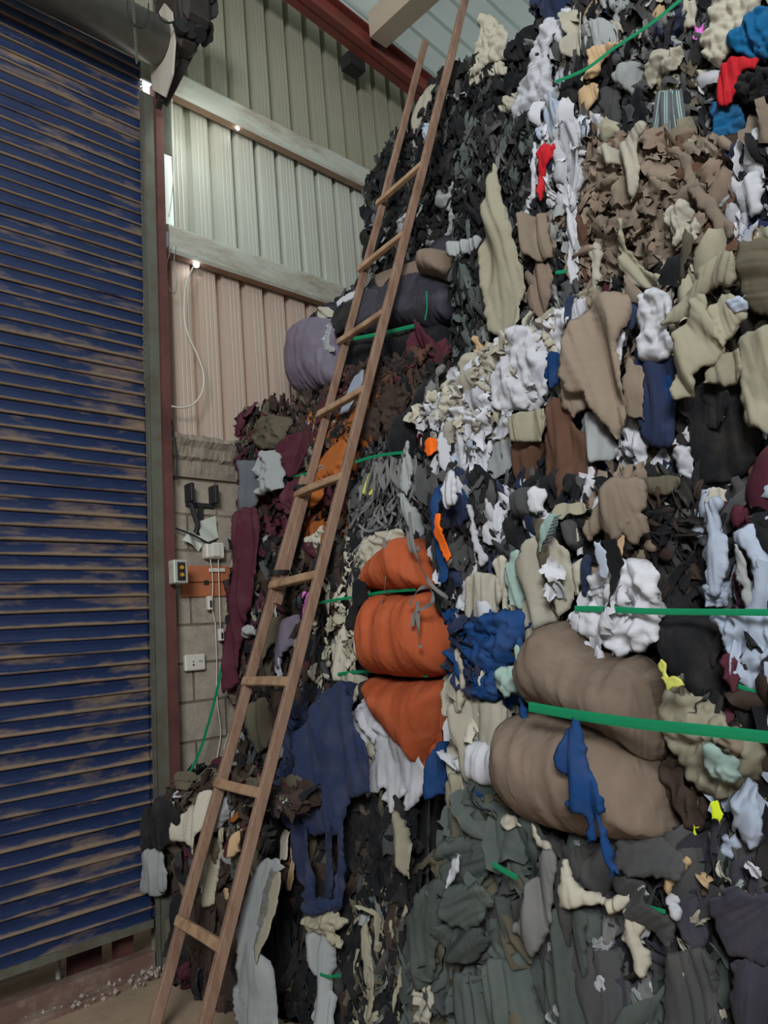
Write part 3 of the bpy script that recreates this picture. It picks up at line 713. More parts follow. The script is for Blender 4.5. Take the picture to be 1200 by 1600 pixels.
load("""
# ---- high black bale and top
L4b cr c draped_cloth|cloth|cream cloth bunched on top of the black bale under the roof; 757 28 775 30 800 60 795 95 770 105 735 132 738 115 752 70
L4b cr d; 735 118 760 108 790 100 795 120 760 125 740 140 728 135
L4b cr d draped_cloth|cloth|long cream rag on the upper left corner of the black bale; 672 138 688 135 682 152 668 185 657 218 648 205 657 168
L4a lb c; 666 200 678 196 684 215 680 235 670 232
L4a lg c:0.05 draped_cloth|cloth|light grey rag drooping from the black bale right of the ladder; 712 287 725 290 739 322 732 348 716 385 705 400 699 390 708 345 699 328 690 325 688 300 700 305
L4a wh c; 627 348 640 335 651 345 646 365 636 380 624 362
L4a lg c; 667 385 672 355 678 350 685 380 678 388
L4b bk d; 690 130 712 108 735 100 742 118 720 130 700 150 680 150
L4b dg d; 680 150 705 128 712 140 700 158 685 160
L4b wh c; 712 150 728 140 732 150 718 160
L4b bk d; 790 92 815 60 850 45 862 55 840 85 810 100
L4b cr c; 796 155 815 150 812 170 798 182 785 175
L4a bk d; 800 195 822 185 838 215 825 245 810 270 796 255
L4a bk d; 690 260 715 245 720 285 700 290 685 285
L4a bk d; 600 290 625 262 640 275 632 310 612 325
L4a gg d; 755 190 775 195 790 230 780 265 765 275 752 235
L4b tn c; 762 190 775 180 782 190 770 197
L3 sk s:0.10:0.16 draped_cloth|cloth|tan brown sheet spread between the black bale and dark padded bale; 576 425 640 405 690 392 708 398 714 430 700 440 640 432 590 448
# ---- R6
R6 wh c:0.07 draped_cloth|cloth|big white rag hanging from the top right bale above the red rag; 855 45 868 28 872 55 862 90 870 145 860 165 838 182 832 202 805 192 810 150 828 112 838 82
R6 wh d; 872 100 884 112 892 140 882 153 870 132
R5 lb d; 872 152 885 170 880 205 862 222 848 215 858 180
R5 rd d:0.09 draped_cloth|cloth|long red rag hanging between white rags below the top bale; 850 235 870 227 868 245 858 265 853 290 848 316 842 305 846 265
R5 nv f:0.10; 856 250 864 248 862 262 855 264
R5 wh d:0.05 draped_cloth|cloth|thin white strip curling down beside the red rag; 838 225 844 240 841 300 829 332 816 362 811 355 824 325 833 290
R5 wh d:0.06 draped_cloth|cloth|wide white rag below the black and white scraps of the top bale; 872 205 900 195 915 214 912 250 920 276 905 330 882 332 874 318 884 290 870 284 872 240
R5 nv d:0.02; 908 268 918 268 922 300 918 330 906 332
R5 wh d:0.05 draped_cloth|cloth|straight white strip hanging beside the taupe scraps; 891 325 907 326 905 380 909 440 895 447 892 395
R6 nv d draped_cloth|cloth|navy cloth hanging at the left end of the topmost right bale; 865 -6 898 -6 890 40 898 88 884 104 870 95 868 50 858 40
R6 cr d:0.05; 884 30 904 18 915 48 920 85 905 97 887 92 894 60 886 45
R6 lg d; 925 48 950 37 970 55 972 75 950 76 945 90 926 95 919 70
R6 tn d:0.05 draped_cloth|cloth|tan rag twisted along the green strap of the top right bale; 925 88 945 76 978 70 962 85 946 100 936 125 922 130 927 105
R6 tn d; 918 145 940 137 942 160 930 176 914 188 911 165
R6 tn f; 922 20 935 18 930 45 918 40
R6 lg d; 970 135 985 110 1010 107 1012 135 996 158 985 145
R6 cr c:0.06 draped_cloth|cloth|cream crumpled rag above the teal striped strips; 1030 85 1068 78 1076 95 1062 112 1045 122 1030 126 1020 142 1014 112
R6 be c; 1028 128 1060 118 1075 132 1060 145 1035 142
R6 cr c:0.07 draped_cloth|cloth|large cream cloth at the top right corner; 1118 -8 1200 -8 1188 30 1165 60 1147 88 1130 112 1106 95 1101 65 1114 40
R6 tl c:0.08 draped_cloth|cloth|upper teal knit cloth at the right edge; 1230 10 1230 90 1185 100 1165 92 1150 86 1147 65 1165 48 1182 28
R6 rd d:0.10 draped_cloth|cloth|red cloth folded between the two teal knit cloths; 1128 106 1155 91 1190 98 1187 116 1165 118 1157 140 1150 168 1120 166 1124 135
R6 tl c:0.06 draped_cloth|cloth|lower teal knit cloth hanging under the red cloth; 1119 166 1150 167 1168 190 1160 230 1150 249 1134 235 1119 205
R6 bk c:0.09; 1160 122 1205 105 1215 160 1175 165 1155 150
R6 pk f; 1084 42 1104 40 1106 62 1090 66
R6 og f:0.09 draped_cloth|cloth|small bright orange tag of cloth at the right edge; 1172 242 1182 240 1183 268 1176 276
R6 bk d; 885 110 905 105 912 150 900 195 885 192 884 150
R6 bk d; 985 160 1012 150 1015 215 990 222 978 200
R6 dg d; 950 150 970 140 978 190 970 220 952 200
R6 cr d; 1070 10 1092 8 1090 45 1072 50
R6 lg c; 960 5 985 0 985 30 965 40
R6 cr d; 1095 118 1115 110 1118 130 1100 140
# ---- R5
R5 be d:0.09 draped_cloth|cloth|long pale grey cream drape hanging at the left of the taupe scraps; 784 264 791 272 795 310 806 350 816 400 823 450 815 480 818 520 800 534 790 525 770 520 762 470 757 430 757 390 765 350 775 310
R5 ta d:0.06; 825 345 865 338 872 370 880 400 862 410 836 406 822 392 826 365
R5 sk d:0.05; 845 410 866 420 869 460 855 502 840 492 830 470 838 440
R5 cr d:0.07 draped_cloth|cloth|forked cream rag lying over the taupe scraps; 1010 204 1023 212 1008 240 1011 290 1000 326 990 300 985 262 960 268 944 240 975 236
R5 ta d:0.07 draped_cloth|cloth|greyish strip curling down across the taupe scraps; 1055 236 1075 240 1091 280 1115 310 1136 340 1151 366 1140 376 1110 342 1080 302 1064 256
R5 cr c:0.07 draped_cloth|cloth|white crumpled rag right of the taupe scraps; 1054 325 1080 320 1091 345 1101 355 1099 385 1076 376 1064 391 1054 370 1046 345
R5 be d30:0.08 draped_cloth|cloth|long beige strip sweeping down to the right under the taupe scraps; 975 350 984 350 986 390 1001 415 1046 438 1052 455 1010 453 985 441 971 415 974 380
R5 ta f:0.04; 965 305 1000 300 1022 335 1005 355 975 345
R5 ta f:0.05; 1000 345 1040 330 1052 350 1020 375 1000 370
R5 ta f:0.05; 1010 385 1045 372 1062 395 1042 412 1015 415
R5 sk f:0.05; 1030 250 1055 252 1060 290 1048 330 1032 325 1036 285
R5 ta f:0.05; 925 250 955 265 950 300 935 315 925 285
R5 ta f:0.05; 960 275 990 290 992 310 965 300
R5 br d; 905 335 925 345 922 400 925 440 912 442 905 390
R5 cr d; 925 395 945 385 948 400 935 470 925 470 930 420
R5 mr d; 944 388 956 385 958 450 948 462 944 430
R5 be c:0.04; 905 460 940 455 950 475 915 480
R5 dg d; 888 448 915 442 912 490 895 500 886 470
R5 lg d; 710 385 760 375 755 395 725 405 708 402
R5 gg d; 714 430 730 420 735 470 722 480 712 460
R5 gg d; 740 460 760 450 765 500 748 505
R5 tn c; 745 535 762 530 765 555 748 560
R5 lg d:0.03; 1110 270 1135 250 1150 300 1130 330
R5 wh d; 1150 275 1168 270 1165 300 1150 312
R5 wh d; 1172 290 1195 275 1198 330 1180 345 1175 320
R5 lb d; 1165 358 1182 352 1182 382 1166 380
# ---- R4
R4 wh c:0.07 draped_cloth|cloth|biggest crumpled white rag in the middle of the white heap; 800 520 835 513 862 540 866 590 846 640 812 642 780 640 774 600 789 560
R4 cr c:0.05; 735 560 775 543 791 560 781 600 766 640 745 652 724 640 719 610
R4 cr c:0.04; 700 600 730 588 727 640 716 660 690 672 664 666 675 640
R4 wh c:0.06; 714 640 772 640 767 680 740 692 719 686
R4 cr f:0.09; 848 520 862 514 856 548 838 556 828 546
R4 wh c:0.06 draped_cloth|cloth|white rag with small dark hole at the top of the white heap; 856 492 894 483 902 505 882 530 886 562 870 562 860 540 849 520
R4 wh d:0.05; 705 680 730 674 736 720 746 752 735 762 712 746 704 720
R4 wh c:0.05; 742 690 762 680 756 722 742 745 736 720
R4 wh d:0.06; 758 702 772 690 766 740 756 762 746 742
R4 wh c:0.05; 782 655 806 648 800 680 778 690
R4 lg f:0.08 draped_cloth|cloth|grey white rag with pointed hem hanging beside the left brown cloth; 765 690 800 684 799 730 778 750 764 736
R4 be d:0.09 draped_cloth|cloth|beige patch of cloth lying over the top of the brown cloths; 806 655 856 640 850 690 812 692
R4 bl d:0.09 draped_cloth|cloth|faded blue denim scrap at the right of the white heap; 853 560 875 553 882 585 878 604 868 610 855 592
R4 br s:0.05:0.05 draped_cloth|cloth|left brown cloth bulging below the white heap; 800 692 848 690 846 720 836 760 820 766 800 742
R4 br d:0.08 draped_cloth|cloth|long brown cloth hanging in folds right of the white heap; 868 632 896 625 901 660 926 690 937 735 931 782 905 786 860 796 858 750 856 700
R4 og f:0.10 draped_cloth|cloth|small bright orange scrap at the left foot of the white heap; 664 690 682 687 682 705 674 713 663 706
R4 rd f:0.06; 652 680 661 676 662 700 654 700
R4 ta d12:0.10 draped_cloth|cloth|big taupe cloth gathered at the top and hanging in long folds; 945 468 985 464 992 500 977 540 986 590 986 632 971 688 945 652 928 620 902 618 894 565 905 512 928 486
R4 ta d:0.06; 893 575 930 600 930 640 912 658 893 640
R4 ta f:0.11 draped_cloth|cloth|narrow pointed taupe scrap hanging over the navy cloth; 984 562 1006 574 1013 612 1010 656 984 650 979 602
R4 lg d:0.05 draped_cloth|cloth|light grey rag showing below the big taupe cloth; 920 650 945 655 971 700 961 723 930 721 914 690
R4 wh c:0.05 draped_cloth|cloth|white ragged piece hanging between the grey rag and navy cloth; 985 655 1004 670 1016 690 1011 742 990 746 984 715 971 700
R4 wh c:0.09 draped_cloth|cloth|white crumpled shirt cloth left of the beige bundle; 1008 465 1040 458 1061 490 1051 520 1063 537 1048 562 1010 566 1002 540 999 500
R4 wh d:0.08; 962 515 978 505 987 525 980 560 970 568 961 540
R4 nv d:0.04 draped_cloth|cloth|navy cloth hanging under the white crumpled shirt cloth; 1005 566 1060 560 1070 620 1066 700 1020 690 1008 640
R4 bl d:0.06; 1035 600 1060 590 1060 640 1040 650
R4 bk d:0.05 draped_cloth|cloth|wide black cloth hanging under the beige bundle; 1065 640 1110 600 1155 600 1180 640 1190 720 1150 750 1080 762 1062 700
R4 bk d:0.08; 1110 600 1140 596 1142 660 1110 670
R4 br f:0.07 draped_cloth|cloth|flat brown cloth at the right edge below the beige knit; 1165 715 1220 700 1230 780 1170 780
R4 wh c:0.07; 1062 705 1085 700 1100 745 1085 768 1062 750
R4 be d-30:0.12 draped_cloth|cloth|upper left fold of the beige knitted bundle; 1130 398 1156 404 1152 450 1112 456 1090 482 1068 502 1042 512 1058 482 1083 450 1100 420
R4 be d15:0.14 draped_cloth|cloth|middle beige knit hanging in thick soft folds; 1085 470 1107 464 1122 500 1136 522 1126 562 1101 582 1090 622 1066 628 1061 562 1070 520 1084 496
R4 be d:0.14; 1130 460 1165 474 1172 500 1152 522 1136 546 1119 522 1114 482
R4 ol d70:0.12 draped_cloth|cloth|grey olive ribbed knit at the right edge; 1160 384 1225 378 1230 490 1170 482 1159 440
R4 be d:0.12; 1128 565 1162 548 1168 580 1150 602 1108 602
R4 be d:0.10 draped_cloth|cloth|pale green beige knit hanging at the right edge; 1170 530 1230 518 1230 682 1180 668 1167 612 1164 570
R4 lb c:0.16; 1140 470 1170 465 1172 485 1148 488
R4 cr d; 885 570 900 560 905 600 890 620
R4 wh d:0.03; 905 480 925 470 920 500 900 525 893 510
R4 bl f:0.04; 928 722 960 718 950 738 925 738
R4 dg d; 742 700 760 705 752 770 738 790 735 745
R4 wh f:0.05; 790 750 812 758 800 775 788 768
R4 bk d; 690 700 708 705 715 760 700 790 688 760
# ---- black cloth between
M2 bk s:0.04:0.08 draped_cloth|cloth|smooth black cloth bulging left of the white heap; 640 640 665 600 700 575 712 590 700 620 670 660 655 700 650 745 630 740 615 700 622 660
M2 lg d:0.14; 632 705 642 690 646 730 640 775 632 770 630 735
M2 lg d:0.10; 628 775 640 770 660 800 668 830 660 840 645 815
M2 gy d:0.09; 680 600 700 572 703 578 690 615 672 640 665 650 668 625
# ---- R3
R3 nv d:0.05 draped_cloth|cloth|dark navy cloth right of the grey ribbons; 692 785 715 772 738 785 740 810 725 825 700 824 692 805
R3 bl f:0.12 draped_cloth|cloth|narrow bright blue strip hanging right of the orange swelling; 685 765 693 758 690 820 697 905 684 909 681 850
R3 og f:0.15 draped_cloth|cloth|narrow orange strip beside the bright blue strip; 686 805 695 804 703 870 696 878 688 850
R3 wh d:0.08 draped_cloth|cloth|thin white strip snaking over the black scraps; 735 788 742 792 760 860 767 876 757 884 745 845
R3 wh d:0.09; 705 745 728 742 734 788 722 792 706 790
R3 wh f:0.06; 756 820 780 808 796 825 784 850 766 852 755 838
R3 wh f:0.05; 712 824 726 824 724 842 712 846 708 834
R3 wh f:0.05; 714 868 740 878 750 872 740 882 715 884
R3 wh d:0.05; 835 770 858 765 860 800 848 806 838 792
R3 dg s:0.04:0.05; 800 770 832 762 842 805 815 812 802 800
R3 mt f:0.15 draped_cloth|cloth|mint and dark striped pointed scrap over the large cream drape; 865 801 878 805 873 826 856 846 848 863 850 831
R3 ol f:0.13 draped_cloth|cloth|straight olive strip lying down the large cream drape; 839 816 853 812 868 880 878 963 860 968 850 900
R3 cr d:0.10:0 draped_cloth|cloth|large cream drape hanging over the brown sack; 866 838 885 854 900 890 904 936 890 960 862 978 850 990 834 1021 820 1011 812 960 815 900 834 852 848 838
R3 mt d:0.10; 800 880 818 860 822 900 820 950 806 950 796 905
R3 cr d:0.06; 745 905 770 895 798 905 800 940 770 975 745 965
R3 cr d:0.07; 778 880 795 870 803 900 800 950 812 950 812 980 795 960
R3 ta d:0.08 draped_cloth|cloth|upper taupe cloth with layered points over the white bundle; 945 765 978 748 1016 752 1020 775 1010 802 1021 832 1000 852 985 832 975 868 966 838 946 828 930 846 925 820 938 790
R3 ta f:0.12; 962 790 988 792 990 815 980 830 966 822
R3 tn f:0.12; 965 830 981 828 978 870 968 874
R3 ol d:0.05; 1005 750 1055 745 1065 758 1035 775 1010 778
R3 wh c:0.14:0 draped_cloth|cloth|big white twisted bundle crossed by the upper green strap; 925 900 960 880 1000 874 1031 890 1037 925 1030 960 1032 1002 990 1017 960 1026 945 1006 915 992 893 986 905 955 930 940
R3 wh d:0.15 draped_cloth|cloth|white knotted tail hanging below the big white bundle; 918 1000 950 1008 957 1036 946 1053 930 1051 918 1022
R3 wh d:0.10; 895 975 915 985 918 1010 905 1020 893 1000
R3 bk f:0.22; 950 845 970 843 968 900 952 948 940 955 956 900
R3 lb f:0.22; 936 846 946 845 952 898 942 902
R3 nv d:0.12; 918 875 930 870 932 915 922 930 916 905
R3 cr d:0.10; 900 880 915 872 918 900 908 930 900 910
R3 lb d:0.08 draped_cloth|cloth|pale blue cloth hanging beside the shiny black scraps; 1108 790 1137 783 1132 830 1147 860 1142 902 1126 932 1111 902
R3 lb d:0.08 draped_cloth|cloth|pale blue cloth at the right edge above the green strap; 1150 832 1215 815 1220 945 1176 942 1180 882 1154 852
R3 lg d:0.10; 1150 850 1162 862 1180 930 1172 950 1155 900
R3 cr f:0.06; 1108 768 1140 764 1140 785 1110 790
R3 mr d:0.06; 1150 800 1165 795 1162 822 1150 825
R3 lb c:0.07; 1105 915 1130 910 1140 945 1110 948
R3 bk s:0.06:0.08 draped_cloth|cloth|black shiny cloth sagging below the upper green strap; 1030 962 1112 958 1132 1000 1137 1050 1162 1108 1168 1142 1130 1122 1080 1082 1040 1032
R3 lb c:0.12 draped_cloth|cloth|pale blue ragged cloth below the strap at the right edge; 1120 962 1215 965 1220 1085 1165 1062 1150 1022 1138 990
R3 lg d:0.10; 1020 910 1032 905 1040 940 1050 955 1040 965 1024 955
R3 be f:0.10; 868 790 905 786 925 795 905 805 870 812
R3 cr f:0.08; 882 812 892 812 905 838 900 846 888 828
R3 og f:0.09; 921 808 928 806 932 825 926 825
R3 dg s:0.05:0.05; 885 815 905 812 915 850 900 862 888 845
R3 nv d:0.05; 1105 900 1118 890 1125 905 1112 930
# ---- R2
R2 sk s:0.06:0.20 stuffed_sack|sack|upper mushroom brown stuffed sack under the large cream drape; 858 978 890 972 925 1010 965 1028 1000 1025 1032 1052 1046 1100 1046 1160 1040 1192 1000 1165 905 1114 848 1098 832 1040
R2 sk s:0.08:0.24 stuffed_sack|sack|lower mushroom brown stuffed sack bulging under the wide green strap; 806 1118 850 1108 905 1114 980 1126 1022 1166 1047 1210 1062 1260 1068 1302 1000 1308 930 1302 852 1276 810 1232 796 1180
R2 be c:0.06 draped_cloth|cloth|beige mesh cloth tied by the wide green strap; 1040 1080 1080 1085 1120 1100 1165 1142 1195 1150 1190 1215 1150 1245 1110 1235 1085 1215 1060 1190 1045 1150
R2 mt c:0.13; 1105 1160 1130 1165 1160 1185 1165 1210 1130 1215 1110 1190
R2 ta c:0.10; 1135 1140 1165 1142 1175 1175 1150 1185 1132 1165
R2 db c:0.08 draped_cloth|cloth|dark brown knotted rag right of the lower sack; 1042 1190 1075 1200 1100 1240 1108 1290 1085 1305 1065 1265 1045 1235
R2 ng f:0.16 draped_cloth|cloth|neon yellow scrap right of the dark brown knot; 1116 1252 1125 1248 1135 1270 1131 1286 1118 1276
R2 ng f:0.14 draped_cloth|cloth|neon yellow scrap half hidden under the dark brown knot; 1087 1286 1096 1290 1092 1308 1087 1300
R2 bl d:0.31 draped_cloth|cloth|long blue rag knotted on the wide green strap; 903 1118 915 1124 926 1180 946 1220 957 1246 951 1270 966 1310 984 1356 970 1363 954 1320 940 1268 938 1310 928 1312 922 1270 897 1256 897 1225 882 1190 890 1150
R2 cr d:0.08 draped_cloth|cloth|large white cloth folded left of the lower brown sack; 735 1090 790 1092 800 1112 791 1160 791 1215 770 1232 735 1216 728 1166 710 1150 703 1120 718 1098
R2 cr d:0.07 draped_cloth|cloth|cream cloth hanging right beside the orange fabric; 732 1012 750 1040 745 1086 735 1110 712 1115 708 1070 720 1035
R2 wh s:0.13:0.04; 732 1160 790 1168 790 1212 770 1230 738 1214
R2 bl c:0.10 draped_cloth|cloth|frayed dark blue knit spilling over the white cloth; 768 958 816 954 826 990 815 1010 801 1050 790 1088 765 1094 745 1075 746 1040 733 1000 736 970 755 975
R2 mt d:0.12 draped_cloth|cloth|mint green cloth with ragged hem over the brown sack; 815 1010 851 1000 856 1060 864 1086 855 1101 846 1088 838 1096 830 1082 822 1094 818 1050
R2 mt c:0.14; 785 1045 810 1040 812 1080 795 1090 778 1075
R2 bl d:0.15; 812 1000 820 1000 822 1060 828 1130 822 1140 816 1080
R2 be d:0.08 draped_cloth|cloth|beige pointed rag hanging over the grey green bale; 714 1205 730 1210 736 1240 725 1300 712 1282 702 1240
R2 bl d:0.02 draped_cloth|cloth|bright blue folds behind the tail of the orange fabric; 690 1165 712 1160 718 1190 705 1215 700 1240 680 1245 678 1210
R2 nv d:0.02; 735 1215 755 1215 758 1240 740 1250
R2 lb c:0.12 draped_cloth|cloth|pale blue printed rag at the lower right edge; 1150 1240 1170 1215 1190 1230 1200 1300 1180 1320 1160 1290 1145 1300
R2 lb c:0.10; 1132 1302 1155 1298 1162 1330 1145 1345 1130 1325
R2 dg s:0.08:0.05; 1158 1310 1185 1305 1195 1335 1170 1345
R2 yl f:0.22 draped_cloth|cloth|pale yellow bent scrap under the black shiny cloth; 1030 1035 1037 1034 1045 1058 1066 1061 1073 1070 1045 1078 1032 1060
R2 mr d:0.06; 1130 1030 1150 1030 1160 1060 1150 1085 1132 1060
R2 tn s:0.04:0.06 draped_cloth|cloth|tan cloth on top of the grey green bale at the right edge; 1090 1362 1115 1345 1160 1345 1230 1375 1230 1400 1160 1392 1110 1385
# ---- R1
R1 gg d-60:0.05 draped_cloth|cloth|grey green cloth swept sideways at the top left of the floor bale; 700 1312 745 1298 792 1330 760 1372 715 1382 690 1352
R1 gg d:0.06; 650 1425 690 1370 716 1388 702 1450 690 1520 660 1545 644 1480
R1 gg d-70:0.10 draped_cloth|cloth|smooth grey green cloth below the small white strip; 712 1382 780 1372 790 1402 760 1440 722 1440 702 1412
R1 gg d-45:0.09 draped_cloth|cloth|grey green swirl of folds in the middle of the floor bale; 695 1440 770 1440 772 1470 745 1500 712 1490 690 1460
R1 gg d:0.07; 770 1400 812 1400 800 1450 805 1480 790 1500 765 1470
R1 gg d:0.06; 720 1520 770 1512 785 1560 780 1620 720 1620
R1 gg d10:0.05; 780 1500 830 1480 850 1560 860 1640 790 1640
R1 gy d:0.11:0 draped_cloth|cloth|purple grey cloth fanning out left of the cream knot; 862 1328 886 1326 882 1400 852 1484 806 1450 838 1400
R1 dg d:0.09; 884 1322 932 1326 902 1400 897 1474 870 1462 876 1400
R1 dg s:0.06:0.07 draped_cloth|cloth|dark rounded swelling right of the cream knot; 905 1325 950 1318 965 1360 950 1400 920 1385 902 1355
R1 cr d:0.11 draped_cloth|cloth|cream knotted rag on the grey green floor bale; 896 1345 902 1336 908 1362 925 1385 945 1400 985 1396 980 1415 960 1425 945 1412 905 1412 884 1410 880 1385 892 1370
R1 cr d:0.10 draped_cloth|cloth|long cream strip hanging low in the middle of floor bale; 985 1415 1006 1412 1006 1460 1018 1500 1006 1522 992 1482 982 1450
R1 gg d:0.06 draped_cloth|cloth|green grey cloth hanging straight below the cream knot; 880 1415 935 1415 938 1470 930 1520 935 1600 900 1600 890 1520 878 1480
R1 pb d-50:0.10 draped_cloth|cloth|dark purple cloth rolled at the right of the floor bale; 1122 1400 1150 1378 1190 1390 1230 1410 1230 1480 1160 1482 1125 1450
R1 dg d:0.07; 1050 1490 1090 1478 1120 1500 1125 1560 1130 1640 1040 1640 1045 1540
R1 dg d-70:0.08; 975 1310 1020 1300 1080 1340 1075 1365 1000 1362 970 1345
R1 dg d-50:0.09; 965 1370 1010 1372 1060 1440 1050 1475 1010 1440 980 1400
R1 pb d:0.05; 1070 1400 1110 1400 1108 1470 1085 1480 1070 1440
R1 pb d:0.08 draped_cloth|cloth|purple grey cloth hanging at the lower right corner; 1160 1490 1200 1480 1230 1500 1230 1640 1175 1640 1160 1560
R1 gg d:0.04; 840 1490 878 1480 890 1560 890 1640 850 1640 838 1560
R1 dg d:0.04; 945 1470 985 1480 1000 1540 1000 1640 945 1640 938 1540
R1 cr c:0.06; 655 1540 672 1532 690 1560 688 1600 660 1595
R1 wh d:0.13; 702 1372 720 1332 724 1335 708 1378 704 1400 700 1385
R1 wh f:0.11; 935 1530 945 1525 948 1545 936 1548
R1 cr c:0.10; 785 1275 800 1272 822 1288 800 1295 790 1292
R1 cr d:0.11; 836 1285 845 1290 852 1310 868 1322 862 1330 846 1320 836 1305
R1 wh c:0.11; 1045 1400 1062 1398 1060 1410 1068 1430 1060 1435 1050 1412
R1 tn d:0.09; 1055 1345 1080 1335 1080 1350 1060 1372 1052 1395 1045 1378
R1 lg f:0.10; 1000 1388 1010 1380 1020 1395 1010 1400
R1 sk f:0.06; 1095 1375 1110 1372 1115 1395 1098 1400
# ---- M1 orange bale
M1 or s:0.05:0.15 #orange_fabric|upper orange swelling; 634 838 655 843 672 862 688 900 690 921 650 926 588 923 583 898 603 862
M1 or s:0.06:0.20 #orange_fabric|middle and largest orange swelling; 600 925 650 928 685 923 706 948 720 985 723 1020 712 1050 680 1060 640 1058 600 1052 587 1030 583 990 588 950
M1 or s:0.05:0.17 #orange_fabric|lower orange swelling; 588 1054 640 1060 702 1060 716 1085 708 1130 690 1175 672 1197 640 1162 605 1112 592 1080
M1 or d:0.06 #orange_fabric|orange tail of cloth; 705 1055 721 1040 720 1085 710 1130 700 1168 680 1200 668 1192 688 1160 700 1110
M1 cr c:0.08 draped_cloth|cloth|cream jersey heaped on top of the upper orange swelling; 565 850 600 832 636 828 632 848 602 872 588 902 583 932 572 920 562 880
M1 cr d:0.06 draped_cloth|cloth|long cream jersey column left of the orange fabric; 562 940 582 925 583 960 575 1010 565 1050 545 1062 530 1050 540 1000
M1 cr d:0.08; 540 1052 565 1050 578 1062 565 1095 545 1108 535 1080
M1 bk d:0.09; 572 905 590 905 592 935 578 960 560 985 556 965 565 935
M1 bk d:0.05; 560 895 578 890 580 925 566 930
M1 wh c:0.10 draped_cloth|cloth|white cloth heaped below left of the orange fabric; 562 1110 590 1083 616 1108 626 1140 610 1160 585 1162 570 1150
M1 wh d:0.12 draped_cloth|cloth|white shirt hanging below the orange fabric; 600 1150 628 1138 650 1165 666 1200 660 1250 648 1262 645 1232 630 1266 620 1250 612 1226 594 1242 592 1200
M1 cr c:0.09; 570 1155 600 1160 605 1195 590 1222 578 1200
M1 cr d:0.10; 545 1120 560 1108 566 1140 562 1160 550 1150
M1 bk d:0.04; 580 1062 592 1060 595 1090 585 1100
M0 be d:0.10 draped_cloth|cloth|thin pale sleeve dangling below the white shirt; 622 1263 635 1268 651 1320 653 1368 641 1352 626 1312
M1 nv d8:0.24 draped_garment|garment|navy garment hanging over the dark floor bale; 505 1095 530 1066 552 1068 562 1125 585 1165 588 1235 556 1246 550 1298 480 1300 455 1282 448 1240 480 1190 472 1150
M0 nv d:0.13 #strip_of_cloth|navy strip; 476 1285 496 1290 508 1405 492 1418 485 1360
M0 nv d:0.14 #strip_of_cloth|navy strip; 518 1280 532 1275 524 1400 508 1412 514 1340
M0 nv d:0.14 #strip_of_cloth|navy strip; 536 1272 552 1288 546 1410 528 1416 540 1340
M0 nv d80:0.15 #strip_of_cloth|navy band; 486 1406 545 1398 543 1414 492 1422
M0 be c:0.12 draped_cloth|cloth|beige rag wrapped under the hem of the navy garment; 483 1428 530 1414 558 1432 540 1452 545 1475 530 1470 520 1450 497 1455
M0 lg d:0.10 draped_cloth|cloth|grey cream cloth tied with a green strap low on the dark bale; 497 1450 528 1452 528 1500 524 1530 530 1570 528 1640 500 1640 503 1560 508 1528 496 1490
M0 be d:0.06; 572 1450 582 1440 590 1520 592 1580 582 1582 578 1520
M0 lg c:0.07; 562 1428 585 1432 575 1445 565 1442
L1 lg d:0.18 draped_cloth|cloth|long pale grey cloth hanging to the floor right of the ladder; 403 1348 425 1345 438 1358 424 1375 428 1420 424 1470 438 1520 446 1640 402 1640 391 1560 392 1500 389 1420 394 1370
L1 be d:0.22; 405 1362 420 1370 425 1420 422 1465 414 1500 403 1440
# ---- M2 ribbons handled as bands ; side pieces
M2 yl f:0.10 draped_cloth|cloth|pale yellow scrap between the ladder and grey ribbons; 556 738 572 735 576 755 570 772 554 768
# ---- L3
L3 pb s:0.05:0.14 padded_roll|roll|dark padded roll nearest the tan sheet, right of the ladder; 610 432 660 424 700 428 712 460 708 498 680 520 640 515 602 505 596 465
L3 pb s:0.09:0.08 padded_roll|roll|short dark padded roll squeezed at the right end of the padded bale; 668 455 700 450 712 470 706 500 680 505 666 490
L3 pb s:0.03:0.12 padded_roll|roll|dark padded roll seen between the ladder stiles; 540 475 580 452 608 460 612 505 590 525 545 530 528 510
L3 bk s:0.03:0.10; 540 535 610 520 700 505 712 540 705 565 640 565 560 600 530 590
L3 lv s:0.08:0.16 padded_roll|roll|purple grey padded end bulging against the sheet wall; 462 520 490 498 525 500 535 540 530 590 505 612 470 615 458 580
L3 lv s:0.12:0.08; 500 545 530 540 535 590 510 608 490 585
L3 bk c:0.10; 520 478 548 470 555 500 535 525 518 505
L3 cr c:0.10; 498 490 512 480 518 492 506 505
L3 wh d:0.08 draped_cloth|cloth|white rag tucked above the purple grey padded end; 520 470 540 455 556 452 548 466 530 472 524 480
L3 lg d:0.18; 500 505 506 502 512 535 526 548 518 552 504 540
L3 mr d:0.20 draped_cloth|cloth|maroon cloth hanging forked over the dark padded bale; 655 505 665 508 690 552 668 556 662 545 652 562 648 545
# ---- L2b
L2b lb d:0.07 draped_cloth|cloth|pale blue cloth showing behind the ladder at the top; 530 582 545 572 547 600 535 640 522 645 520 620
L2b rs c:0.07 draped_cloth|cloth|upper rust brown cloth between the ladder stiles; 545 640 565 618 575 630 565 665 540 665
L2b rs c:0.07 draped_cloth|cloth|middle rust brown cloth bundle behind the ladder; 520 700 545 690 556 730 540 748 510 752 500 740
L2b rs d:0.07; 480 760 505 735 520 755 510 790 485 792
L2b rs d:0.05; 498 820 520 812 522 850 500 852
L2b sl d:0.10 draped_cloth|cloth|slate grey cloth hanging at the wall end of the maroon bale; 386 722 405 722 412 750 406 790 388 808 381 790 390 755
L2b lg c:0.13 draped_cloth|cloth|light grey crumpled cloth above the maroon drape; 410 712 428 703 434 725 440 762 425 768 408 774 412 748 407 735
